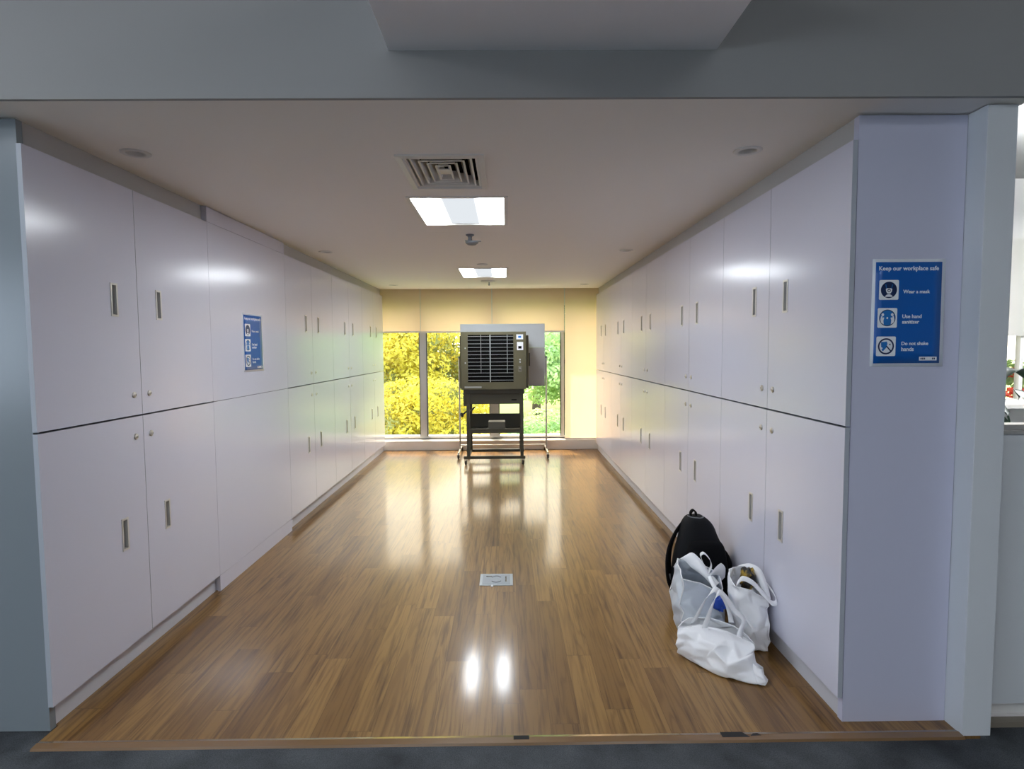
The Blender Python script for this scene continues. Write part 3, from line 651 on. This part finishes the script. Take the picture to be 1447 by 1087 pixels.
# ------------------------------------------------------------------ bags
def ridge(q):
    return 1-abs(noise.noise(q))*2.4
def crum(p, seed, amp, sc):
    q = p*sc+Vector((seed, seed*1.7, seed*.3))
    d, _ = noise.voronoi(q*.8)
    return amp*(.9*(ridge(q*.55)-.5)+.55*(ridge(q*1.15+Vector((3, 1, 7)))-.5)+.8*((d[1]-d[0])-.3))
def cat(p0, p1, p2, p3, t):
    return .5*((2*p1)+(p2-p0)*t+(2*p0-5*p1+4*p2-p3)*t*t+(3*p1-p0-3*p2+p3)*t*t*t)
def loft(rows, nu=10, nv=12, closed=True, amp=.008, sc=9, seed=0, smooth_c=.35):
    """rows: list of rings from the top down; returns the grid of points with crumples"""
    n = len(rows[0])
    def ring(r):
        out = []
        r = [Vector(p) for p in r]
        for i in range(n):
            for k in range(nu):
                t = k/nu; a, b = r[i], r[(i+1) % n]
                lin = a.lerp(b, t); cr = cat(r[i-1], a, b, r[(i+2) % n], t)
                out.append(lin.lerp(cr, smooth_c))
        return out
    R = [ring(r) for r in rows]; G = []; m = len(R)
    for j in range(m-1):
        for k in range(nv):
            t = k/nv
            G.append([cat(R[max(j-1, 0)][i], R[j][i], R[j+1][i], R[min(j+2, m-1)][i], t) for i in range(len(R[0]))])
    G.append(R[-1])
    H = [[p.copy() for p in row] for row in G]; W = len(G[0])
    for j in range(len(G)):
        for i in range(W):
            du = G[j][(i+1) % W]-G[j][i-1]; dv = G[min(j+1, len(G)-1)][i]-G[max(j-1, 0)][i]
            nn = du.cross(dv)
            if nn.length > 1e-9: H[j][i] = G[j][i]+nn.normalized()*crum(G[j][i], seed, amp, sc)*min(1, .45+j/5)
            H[j][i].z = max(H[j][i].z, .003)
    return H
def grid_mb(H, bottom=True):
    mb = MB(); W = len(H[0]); vs = [p for r in H for p in r]; fs = []
    for j in range(len(H)-1):
        for i in range(W): fs.append((j*W+i, j*W+(i+1) % W, (j+1)*W+(i+1) % W, (j+1)*W+i))
    if bottom:
        c = sum(H[-1], Vector())/W; c.z = .004; vs = vs+[c]; b = (len(H)-1)*W
        for i in range(W): fs.append((b+i, b+(i+1) % W, len(vs)-1))
    return mb.add(vs, fs, 0, True)
def facets(rows, nu, nv, amp, seed, soft=.35, hem=True):
    """crumpled cloth: a coarse jittered mesh of planar facets whose folds are then softened"""
    rnd = random.Random(seed); H = loft(rows, nu, nv, amp=0, smooth_c=soft); W = len(H[0]); J = len(H)
    G = [[p.copy() for p in r] for r in H]
    for j in range(J):
        for i in range(W):
            du = H[j][(i+1) % W]-H[j][i-1]; dv = H[min(j+1, J-1)][i]-H[max(j-1, 0)][i]; nn = du.cross(dv)
            if nn.length < 1e-9: continue
            k = (.25 if j == 0 else 1)*(0 if j == J-1 else 1)
            G[j][i] = H[j][i]+nn.normalized()*rnd.uniform(-1, 1)*amp*k+(du*rnd.uniform(-.22, .22)+dv*rnd.uniform(-.2, .2)*(0 if j in (0, J-1) else 1))*min(1, k+.2)*.8
            G[j][i].z = max(G[j][i].z, .004)
    vs = [p for r in G for p in r]; fs = []
    for j in range(J-1):
        for i in range(W):
            a, b, c, d = j*W+i, j*W+(i+1) % W, (j+1)*W+(i+1) % W, (j+1)*W+i
            fs += [(a, b, c), (a, c, d)] if rnd.random() < .5 else [(a, b, d), (b, c, d)]
    c = sum(G[-1], Vector())/W; c.z = .004; vs.append(c)
    for i in range(W): fs.append(((J-1)*W+i, (J-1)*W+(i+1) % W, len(vs)-1))
    return MB().add(vs, fs, 0, True), G
def soften(o, seed):
    rnd = random.Random(seed); me = o.data
    cr = me.attributes.new('crease_edge', 'FLOAT', 'EDGE')
    for d in cr.data: d.value = rnd.choice((.25, .5, .75, .9))
    m = o.modifiers.new('fold', 'SUBSURF'); m.levels = 2; m.render_levels = 2
    return cloth(o)
def cloth(o, th=.0016):
    s = o.modifiers.new('thick', 'SOLIDIFY'); s.thickness = th; s.offset = 0; return o
def ribbon(pts, wid, n=8, twist=None):
    """flat strap along pts; wid is a width vector or one per point"""
    P = [Vector(p) for p in pts]; Wd = [Vector(w) for w in wid] if isinstance(wid, list) else [Vector(wid)]*len(P); vs = []; fs = []
    for i in range(len(P)-1):
        for k in range(n+(1 if i == len(P)-2 else 0)):
            t = k/n; q = cat(P[max(i-1, 0)], P[i], P[i+1], P[min(i+2, len(P)-1)], t); w = Wd[i].lerp(Wd[i+1], t)
            vs += [q-w/2, q, q+w/2]
    m = len(vs)//3
    for i in range(m-1):
        for j in (0, 1): fs.append((3*i+j, 3*i+j+1, 3*i+4+j, 3*i+3+j))
    return MB().add(vs, fs, 0, True)
def seam(H, i, j0=0, r=.003):
    return MB().tube([H[j][i] for j in range(j0, len(H))], r, 6)

# bag A: tall greyish tote at the back left
bagA = thing('tote_bag', 'tall greyish white tote bag with tied handles, in front of the backpack', 'bag', (1.07, 3.2, 0))
topA = [(.950, 3.10, .338), (1.05, 3.12, .305), (1.160, 3.09, .262), (1.195, 3.18, .275), (1.205, 3.28, .300), (1.10, 3.25, .362), (.985, 3.33, .366), (.972, 3.21, .345)]
midA = [(.935, 3.07, .17), (1.05, 3.045, .16), (1.175, 3.07, .14), (1.215, 3.2, .15), (1.215, 3.33, .16), (1.09, 3.36, .17), (.962, 3.34, .18), (.935, 3.2, .18)]
botA = [(.950, 3.10, .004), (1.05, 3.09, .004), (1.165, 3.10, .004), (1.19, 3.2, .004), (1.195, 3.30, .004), (1.09, 3.32, .004), (.985, 3.31, .004), (.957, 3.2, .004)]
mA, HA = facets([topA, midA, botA], 2, 4, .015, 3)
a = soften(mA.build('bag_body', M['bag_grey'], bagA), 3)
W = len(HA[0])
mb = seam(HA, 0); 
for i in (6*2,): mb2 = seam(HA, i); mb.add(mb2.v, mb2.f, 0, True)
rim = MB().tube(HA[0]+[HA[0][0]], .0035, 6); mb.add(rim.v, rim.f, 0, True)
mb.build('piping', M['strap_white'], a)
wv = (.034, 0, .012)
cloth(ribbon([(.985, 3.33, .33), (1.03, 3.30, .395), (1.075, 3.25, .365), (1.115, 3.20, .325), (1.16, 3.16, .275)], [(.04, .0, .03), (.06, 0, .035), (.05, 0, .05), (.03, 0, .03), (.03, 0, .03)]).build('handle', M['strap_white'], bagA))
cloth(ribbon([(1.118, 3.20, .335), (1.10, 3.21, .385), (1.088, 3.22, .425), (1.108, 3.22, .437), (1.137, 3.21, .405), (1.142, 3.20, .370), (1.122, 3.19, .335)], (0.004, .03, .004)).build('handle', M['strap_white'], bagA))
cloth(ribbon([(1.118, 3.16, .325), (1.15, 3.17, .352), (1.185, 3.19, .355), (1.215, 3.22, .325), (1.225, 3.25, .27)], [(.012, .0, .03), (.02, 0, .05), (.02, 0, .07), (.03, 0, .05), (.03, 0, .03)]).build('handle', M['strap_white'], bagA))
cloth(ribbon([(1.115, 3.15, .33), (1.118, 3.08, .30), (1.135, 3.05, .265), (1.15, 3.045, .235)], (.022, 0, .004)).build('handle', M['strap_white'], bagA))

# bag B: upright white tote by the cabinet
bagB = thing('tote_bag', 'upright white tote bag against the cabinet, dark gold item on top', 'bag', (1.28, 3.05, 0))
topB = [(1.185, 2.965, .352), (1.262, 2.945, .335), (1.345, 2.955, .282), (1.372, 3.05, .305), (1.372, 3.13, .345), (1.30, 3.15, .385), (1.222, 3.145, .375), (1.195, 3.06, .362)]
midB = [(1.225, 2.945, .18), (1.285, 2.915, .17), (1.357, 2.945, .15), (1.378, 3.04, .16), (1.378, 3.13, .17), (1.30, 3.16, .18), (1.215, 3.14, .18), (1.200, 3.04, .18)]
botB = [(1.265, 2.955, .004), (1.31, 2.95, .004), (1.358, 2.955, .004), (1.368, 3.04, .004), (1.368, 3.12, .004), (1.30, 3.13, .004), (1.23, 3.12, .004), (1.235, 3.03, .004)]
mB, HB = facets([topB, midB, botB], 2, 4, .014, 11)
a = soften(mB.build('bag_body', M['bag_white'], bagB), 4)
mb = seam(HB, 2*2, r=.0025); rim = MB().tube(HB[0]+[HB[0][0]], .003, 6); mb.add(rim.v, rim.f, 0, True); mb.build('piping', M['strap_white'], a)
cloth(ribbon([(1.19, 2.955, .365), (1.212, 2.94, .402), (1.26, 2.925, .385), (1.315, 2.915, .325), (1.35, 2.90, .288), (1.378, 2.91, .288), (1.385, 2.95, .312), (1.372, 3.02, .345), (1.35, 3.08, .375)], [(.006, .008, .02), (.004, .012, .022), (.008, .012, .022), (.008, .02, .022), (.0, .02, .022), (.0, .02, .018), (0, .02, .018), (0, .02, .018), (0, .02, .018)]).build('handle', M['strap_white'], bagB))
cloth(ribbon([(1.36, 2.965, .275), (1.352, 2.99, .335), (1.335, 3.04, .40), (1.305, 3.10, .412), (1.275, 3.13, .40)], [(.03, 0, .01), (.03, 0, .02), (.035, 0, .02), (.035, 0, .015), (.03, 0, .01)]).build('handle', M['strap_white'], bagB))
cloth(ribbon([(1.21, 3.10, .335), (1.218, 3.09, .385), (1.232, 3.10, .40), (1.25, 3.12, .35)], (.02, .012, -.004)).build('handle', M['strap_white'], bagB))

# bag C: slumped white tote in front
bagC = thing('tote_bag', 'slumped white tote bag lying in front of the other two, handles up', 'bag', (1.05, 2.83, 0))
fr = [[(.881, 2.95, .141), (.983, 2.93, .160), (1.07, 2.9, .155), (1.152, 2.86, .140), (1.223, 2.80, .126)],
      [(.868, 2.92, .096), (.953, 2.85, .122), (1.030, 2.795, .125), (1.113, 2.755, .115), (1.205, 2.75, .095)],
      [(.876, 2.93, .040), (.940, 2.835, .060), (1.013, 2.745, .072), (1.09, 2.695, .072), (1.210, 2.695, .045)],
      [(.893, 2.93, .004), (.942, 2.845, .004), (1.013, 2.735, .004), (1.092, 2.69, .004), (1.180, 2.65, .004)]]
bk = [[(1.18, 2.93, .150), (1.07, 2.985, .172), (.96, 3.0, .168)], [(1.20, 2.95, .10), (1.07, 3.005, .11), (.95, 3.01, .11)],
      [(1.20, 2.93, .05), (1.07, 2.99, .05), (.94, 3.0, .05)], [(1.18, 2.89, .004), (1.07, 2.94, .004), (.95, 2.97, .004)]]
mC, HC = facets([f+b for f, b in zip(fr, bk)], 2, 2, .017, 24, .6)
a = soften(mC.build('bag_body', M['bag_white'], bagC), 5)
rim = MB().tube(HC[0]+[HC[0][0]], .003, 6); rim.build('piping', M['strap_white'], a)
# folded corner at the lower right
mD, _ = facets([[(1.175, 2.70, .075), (1.205, 2.69, .06), (1.23, 2.72, .05), (1.20, 2.78, .06)], [(1.17, 2.655, .035), (1.215, 2.645, .03), (1.235, 2.69, .025), (1.19, 2.77, .03)], [(1.165, 2.65, .004), (1.205, 2.64, .004), (1.228, 2.69, .004), (1.18, 2.76, .004)]], 1, 2, .004, 5)
soften(mD.build('folded_corner', M['bag_white'], bagC), 6)
cloth(ribbon([(.995, 2.91, .115), (1.02, 2.905, .20), (1.05, 2.91, .285), (1.085, 2.92, .338), (1.12, 2.92, .31), (1.16, 2.91, .25), (1.205, 2.90, .205), (1.185, 2.88, .16), (1.165, 2.86, .115)], [(.036, 0, .01), (.03, 0, .012), (.022, .015, .01), (.004, .02, .022), (.016, .015, .02), (.014, .012, .02), (.022, .01, .01), (.03, .004, .0), (.034, 0, 0)]).build('handle', M['strap_white'], bagC))
cloth(ribbon([(.975, 2.985, .145), (1.005, 2.98, .215), (1.04, 2.97, .29), (1.08, 2.965, .335), (1.118, 2.965, .305), (1.15, 2.965, .24), (1.165, 2.955, .16)], [(.028, 0, .01), (.024, 0, .012), (.02, .015, .01), (.004, .02, .02), (.016, .012, .02), (.022, .01, .01), (.028, 0, 0)]).build('handle', M['strap_white'], bagC))

def blob(c, r, seed, amp=.25, n=28, m=18):
    mb = MB(); vs = []; fs = []; c = Vector(c)
    for j in range(m+1):
        for i in range(n):
            th = PI*j/m; ph = 2*PI*i/n; d = Vector((math.sin(th)*math.cos(ph), math.sin(th)*math.sin(ph), math.cos(th)))
            k = 1+amp*(crum(d*.15, seed, 1, 10)*.9)
            vs.append(c+Vector((d.x*r[0], d.y*r[1], d.z*r[2]))*k)
    for j in range(m):
        for i in range(n): fs.append((j*n+i, j*n+(i+1) % n, (j+1)*n+(i+1) % n, (j+1)*n+i))
    return mb.add(vs, fs, 0, True)
tag(blob((1.282, 3.045, .362), (.040, .044, .058), 4.4, .45).build('gold_print_pouch', M['gold']), 'black pouch with gold print stuffed in the upright tote bag', 'pouch')
tag(blob((1.133, 3.022, .232), (.038, .022, .040), 8.1, .5).build('blue_pouch', M['blue_cloth']), 'small bright blue pouch between the three white tote bags', 'pouch')

# backpack
bp = thing('backpack', 'black backpack leaning on the right cabinets behind the tote bags', 'backpack', (1.18, 3.56, 0))
def bring(z, xl, xr, yf, yb, n=16, e=2.6):
    out = []
    for i in range(n):
        a = 2*PI*i/n; c, s = math.cos(a), math.sin(a)
        out.append(((xl+xr)/2+(xr-xl)/2*math.copysign(abs(c)**(2/e), c), (yf+yb)/2+(yb-yf)/2*math.copysign(abs(s)**(2/e), s), z))
    return out
rings = [bring(.552, 1.145, 1.195, 3.55, 3.60), bring(.545, 1.115, 1.225, 3.515, 3.625), bring(.50, 1.085, 1.268, 3.485, 3.645), bring(.43, 1.065, 1.305, 3.465, 3.655), bring(.33, 1.040, 1.345, 3.455, 3.665),
         bring(.20, 1.025, 1.36, 3.45, 3.67), bring(.08, 1.025, 1.365, 3.455, 3.67), bring(.02, 1.04, 1.355, 3.47, 3.66), bring(.004, 1.06, 1.34, 3.49, 3.645)]
HK = loft(rings, 3, 4, amp=.006, sc=6, seed=2, smooth_c=1)
mb = grid_mb(HK); top = HK[0]; c = sum(top, Vector())/len(top)+Vector((0, 0, .004)); mb.add(top+[c], [(i, (i+1) % len(top), len(top)) for i in range(len(top))], 0, True)
body = mb.build('pack_body', M['black_panel'], bp)
pk = loft([bring(.425, 1.15, 1.26, 3.46, 3.52), bring(.41, 1.11, 1.30, 3.43, 3.54), bring(.34, 1.085, 1.33, 3.415, 3.55), bring(.18, 1.075, 1.345, 3.405, 3.55), bring(.03, 1.085, 1.345, 3.42, 3.55)], 3, 4, amp=.004, sc=7, seed=9, smooth_c=1)
mb = grid_mb(pk); top = pk[0]; c = sum(top, Vector())/len(top)+Vector((0, 0, .003)); mb.add(top+[c], [(i, (i+1) % len(top), len(top)) for i in range(len(top))], 0, True)
mb.build('front_pocket', M['black_cloth'], bp)
side = loft([bring(.33, 1.31, 1.36, 3.5, 3.62), bring(.27, 1.30, 1.386, 3.49, 3.63), bring(.15, 1.30, 1.388, 3.49, 3.63), bring(.03, 1.30, 1.385, 3.5, 3.62)], 3, 4, amp=.003, sc=7, seed=19, smooth_c=1)
grid_mb(side).build('side_pocket', M['black_cloth'], bp)
def strap(pts, wid, name, parent, th=.012):
    o = ribbon(pts, wid).build(name, M['black_cloth'], parent); s = o.modifiers.new('thick', 'SOLIDIFY'); s.thickness = th; s.offset = 0; return o
st = strap([(1.15, 3.60, .535), (1.112, 3.60, .515), (1.066, 3.60, .45), (1.026, 3.59, .37), (1.005, 3.57, .30), (1.002, 3.56, .22), (1.012, 3.55, .14), (1.05, 3.55, .06)], (.036, .035, .012), 'shoulder_strap', bp)
MB().box(1.000, 1.012, 3.545, 3.585, .150, .190).build('buckle', M['sensor'], st)
strap([(1.145, 3.575, .535), (1.142, 3.575, .568), (1.158, 3.575, .585), (1.174, 3.575, .568), (1.172, 3.575, .535)], (0, .028, 0), 'grab_loop', bp, .009)
MB().tube([HK[3][i] for i in range(24, 48)], .004, 6).build('zipper', M['sensor'], bp)

# ------------------------------------------------------------------ the bright room beyond the low partition
struct('wall_room_far', MB().box(2.05, 4.2, 6.2, 6.3, 0, ZO).box(4.2, 8.2, 6.2, 6.3, 0, .98).box(4.2, 8.2, 6.2, 6.3, 2.75, ZO).box(8.2, 9.1, 6.2, 6.3, 0, ZO), M['white'])
fr = MB().box(4.2, 8.2, 6.2, 6.26, .98, 1.02).box(4.2, 8.2, 6.2, 6.26, 2.71, 2.75)
for x in (4.2, 5.5, 6.8, 8.16): fr.box(x, x+.04, 6.2, 6.26, 1.02, 2.71)
w = struct('window_5', fr, M['white'], 'bright side window seen past the pillar')
MB().quad((4.24, 6.23, 1.02), (8.16, 6.23, 1.02), (8.16, 6.23, 2.71), (4.24, 6.23, 2.71)).build('pane', M['glass'], w)
tag(MB().box(4.25, 8.15, 6.17, 6.175, 1.70, 2.72).build('roller_blind', thin('white_blind', (.75, .74, .72), .4)), 'white roller blind in the bright room past the pillar', 'blind')
struct('trim_8', MB().box(4.1, 8.3, 6.0, 6.2, .94, .98), M['sill'])
for x, y in ((4.6, 4.2), (6.9, 4.2)):
    tag(MB().box(x-.6, x+.6, y-.3, y+.3, 3.0, 3.06).build('ceiling_light', [emit('room_led', (.95, .97, 1), 18.0)]), 'bright light panel in the room past the pillar', 'light', 'lights of the room past the pillar')
pp = thing('potted_plant', 'dark green broad leaved plant behind the low partition', 'plant', (2.99, 3.2, 0))
MB().lathe((2.99, 3.2, 0), (0, 0, 1), [(0, .0), (.15, .0), (.19, .36), (.175, .36), (.165, .33), (0, .33)], 24).build('pot', M['pot'], pp)
for k in range(11):
    a = 2.6+k*2.4; r = .05+.11*((k*37) % 10)/10; h = .95+.48*((k*53) % 10)/10
    tip = Vector((2.99+math.cos(a)*(r+.06), 3.2+math.sin(a)*(r+.06), h))
    MB().tube([(2.99, 3.2, .3), (2.99+math.cos(a)*r*.5, 3.2+math.sin(a)*r*.5, h*.6), tip], .006, 6).build('stem', M['leaf_plant'], pp)
    out = Vector((math.cos(a), math.sin(a), .15)).normalized(); sd = Vector((-math.sin(a), math.cos(a), 0)); vs = []; fs = []
    for i in range(9):
        u = i/8; wd = .075*math.sin(PI*min(1, u*.93+.07))**.8*(1-.25*u)
        c = tip+out*u*.26+Vector((0, 0, .10*math.sin(u*2.2)-.10*u*u))
        vs += [c-sd*wd+Vector((0, 0, .02)), c, c+sd*wd+Vector((0, 0, .02))]
    for i in range(8):
        for j in (0, 1): fs.append((3*i+j, 3*i+j+1, 3*i+4+j, 3*i+3+j))
    MB().add(vs, fs, 0, True).build('leaf', M['leaf_plant'], pp)

# ------------------------------------------------------------------ outdoors
def crown_mesh(name, seed, puffs, nleaf, size, mats, R):
    rnd = random.Random(seed); vs = []; fs = []; mi = []
    cs = []
    for k in range(puffs):
        while True:
            d = Vector((rnd.uniform(-1, 1), rnd.uniform(-1, 1), rnd.uniform(-.8, 1)))
            if .35 < d.length < 1: break
        cs.append((Vector((d.x*R[0], d.y*R[1], d.z*R[2])), rnd.uniform(.28, .46)*min(R), rnd.random()))
    for k in range(nleaf):
        c, r, tone = cs[k % puffs]
        d = Vector((rnd.gauss(0, 1), rnd.gauss(0, 1), rnd.gauss(.35, .9))).normalized()
        p = c+Vector((d.x*1.25, d.y*1.25, d.z*.62))*r*rnd.uniform(.78, 1.05)
        nrm = (d+Vector((rnd.uniform(-.8, .8), rnd.uniform(-.8, .8), rnd.uniform(-.3, .9)))).normalized()
        u = nrm.orthogonal().normalized(); w = nrm.cross(u); an = rnd.uniform(0, 6.28); u, w = u*math.cos(an)+w*math.sin(an), w*math.cos(an)-u*math.sin(an)
        s = size*rnd.uniform(.6, 1.3); o = len(vs)
        vs += [p-u*s, p+w*s*.45+nrm*s*.12, p+u*s, p-w*s*.45+nrm*s*.12]; fs.append((o, o+1, o+2, o+3)); mi.append(0 if tone < .62 else 1)
    me = bpy.data.meshes.new(name); me.from_pydata(vs, [], fs)
    for m in mats: me.materials.append(m)
    for p, q in zip(me.polygons, mi): p.material_index = q
    me.update(); return me
R0 = (1.9, 1.7, 1.5)
CY = [crown_mesh('crown', s, 60, 24000, .07, [M['leaf_y'], M['leaf_o']], R0) for s in (1, 2)]
CG = [crown_mesh('crown', s, 50, 18000, .08, [M['leaf_g'], M['leaf_h']], R0) for s in (3,)]
def tree(x, y, z, s, me, label, group, rot):
    t = thing('tree', label, 'tree', (x, y, GZ(x, y)), group)
    c = bpy.data.objects.new('crown', me); COL.objects.link(c); c.parent = t; c.location = (0, 0, z-GZ(x, y)); c.scale = (s, s, s); c.rotation_euler = (0, 0, rot)
    MB().tube([(x, y, GZ(x, y)-.1), (x+.08, y, (z+GZ(x, y))/2), (x, y+.05, z+.3)], [.16*s, .11*s, .05*s], 8).build('trunk', M['bark'], t)
def GZ(x, y): return -3.4+.11*max(0, y-12)+.10*max(0, x)
mb = MB(); vs = []; fs = []; nx, ny = 20, 20
for j in range(ny+1):
    for i in range(nx+1):
        x = -24+48*i/nx; y = 10.6+44*j/ny; vs.append((x, y, GZ(x, y)+.25*noise.noise(Vector((x*.3, y*.3, 0)))))
for j in range(ny):
    for i in range(nx): k = j*(nx+1)+i; fs.append((k, k+1, k+nx+2, k+nx+1))
struct('hill', mb.add(vs, fs, 0, True), M['meadow'], 'pale green meadow rising outside the windows')
trees = [(-2.15, 15.0, -.7, .95, 0), (-7.3, 15.4, -.3, 1.0, 1), (-3.2, 20.0, .9, 1.2, 1), (-8.8, 20.2, 1.0, 1.2, 0), (-5.4, 25.6, 2.2, 1.4, 0)]
for k, (x, y, z, s, q) in enumerate(trees):
    tree(x, y, z, s, CY[q], 'yellow green leafy tree outside, seen through the far window panes left of the cooler', 'yellow trees outside', k*1.7)
gtrees = [(2.2, 22.4, 1.0, 1.15, 0), (7.8, 20.5, .6, 1.1, 0), (1.4, 28.0, 2.6, 1.4, 0), (7.9, 26.4, 2.4, 1.3, 0)]
for k, (x, y, z, s, q) in enumerate(gtrees):
    tree(x, y, z, s, CG[q], 'hazy green tree outside, seen through the window pane right of the cooler', 'green trees outside', k*2.1)
for k, (x, y, z, sc_) in enumerate([(1.25, 17.9, -1.35, .80), (5.2, 16.6, -1.5, .70)]):
    o = bpy.data.objects.new('bush', CG[0]); COL.objects.link(o); o.location = (x, y, z); o.scale = (sc_, sc_, sc_*.85); o.rotation_euler = (0, 0, k*1.3)
    tag(o, 'low pale green bush on the meadow outside, seen right of the cooler stand', 'bush', 'pale bushes outside')
# red flowering shrubs under the side window
rs = crown_mesh('shrub_crown', 31, 20, 2500, .05, [M['red'], M['leaf_g']], (.9, .5, .35))
for k, (x, y) in enumerate(((4.6, 7.7), (7.0, 7.6), (9.4, 7.8))):
    o = bpy.data.objects.new('flower_shrub', rs); COL.objects.link(o); o.location = (x, y, 1.05); tag(o, 'red flowering shrub outside the bright room window', 'shrub', 'flowering shrubs')
struct('ground_terrace', MB().box(3.5, 12, 6.5, 9.3, -.5, .75), M['concrete'])

# ------------------------------------------------------------------ unseen office panels, added for cool light on the front
k = 0
for x, y in ((-3.4, -3.0), (-1.0, -3.0), (1.4, -3.0), (-3.4, -.8), (-1.0, -.8), (1.4, -.8), (-3.6, .9)):
    if True:
        tag(MB().box(x-.6, x+.6, y-.3, y+.3, ZO-.07, ZO-.004).build('ceiling_light', M['office_fill']), 'added fill light panel behind the viewer', 'light', 'added office fill panels')

# ------------------------------------------------------------------ sky, sun, camera
w = bpy.data.worlds.new('World'); SC.world = w; w.use_nodes = True; nt = w.node_tree; nt.nodes.clear()
o = nt.nodes.new('ShaderNodeOutputWorld'); bg = nt.nodes.new('ShaderNodeBackground'); bg.inputs['Strength'].default_value = 3.2
tc = N(nt, 'ShaderNodeTexCoord'); sx_ = N(nt, 'ShaderNodeSeparateXYZ'); L(nt, tc.outputs['Generated'], sx_.inputs[0])
cr = N(nt, 'ShaderNodeValToRGB'); e = cr.color_ramp.elements
e[0].position = .35; e[0].color = (.70, .82, 1, 1); e[1].position = .85; e[1].color = (1, .88, .70, 1)
md = N(nt, 'ShaderNodeMath', operation='MULTIPLY_ADD'); md.inputs[1].default_value = .5; md.inputs[2].default_value = .5
L(nt, sx_.outputs[1], md.inputs[0]); L(nt, md.outputs[0], cr.inputs['Fac']); L(nt, cr.outputs['Color'], bg.inputs['Color']); L(nt, bg.outputs[0], o.inputs['Surface'])
sd = bpy.data.lights.new('sun', 'SUN'); sd.energy = 5.2; sd.angle = math.radians(2); sd.color = (1, .82, .56)
so = bpy.data.objects.new('sun', sd); COL.objects.link(so)
so.rotation_euler = Vector((.15, -.42, -.89)).to_track_quat('-Z', 'Y').to_euler()

cam = bpy.data.cameras.new('camera'); co = bpy.data.objects.new('camera', cam); COL.objects.link(co)
F_PX = 822.75; cam.sensor_width = 36; cam.lens = F_PX/1447*36; cam.clip_start = .05; cam.clip_end = 300
p, r, yw = math.radians(3.5222), math.radians(.3964), math.radians(.4918)
fw = Vector((math.sin(yw)*math.cos(p), math.cos(yw)*math.cos(p), -math.sin(p)))
rt = Vector((math.cos(yw), -math.sin(yw), 0)); up = rt.cross(fw)
r2 = rt*math.cos(r)-up*math.sin(r); u2 = up*math.cos(r)+rt*math.sin(r)
mm = Matrix.Identity(4)
for i in range(3): mm[i][0] = r2[i]; mm[i][1] = u2[i]; mm[i][2] = -fw[i]
mm.translation = Vector((0, 0, 1.6)); co.matrix_world = mm
SC.camera = co
SC.view_settings.view_transform = 'Standard'; SC.view_settings.look = 'None'; SC.view_settings.exposure = 0.92; SC.view_settings.gamma = 1
SC.view_settings.use_curve_mapping = False
SC.cycles.caustics_reflective = False; SC.cycles.caustics_refractive = False; SC.cycles.max_bounces = 10; SC.cycles.diffuse_bounces = 5; SC.cycles.glossy_bounces = 5; SC.cycles.transparent_max_bounces = 12
SC.cycles.use_denoising = True; SC.cycles.sample_clamp_indirect = 6
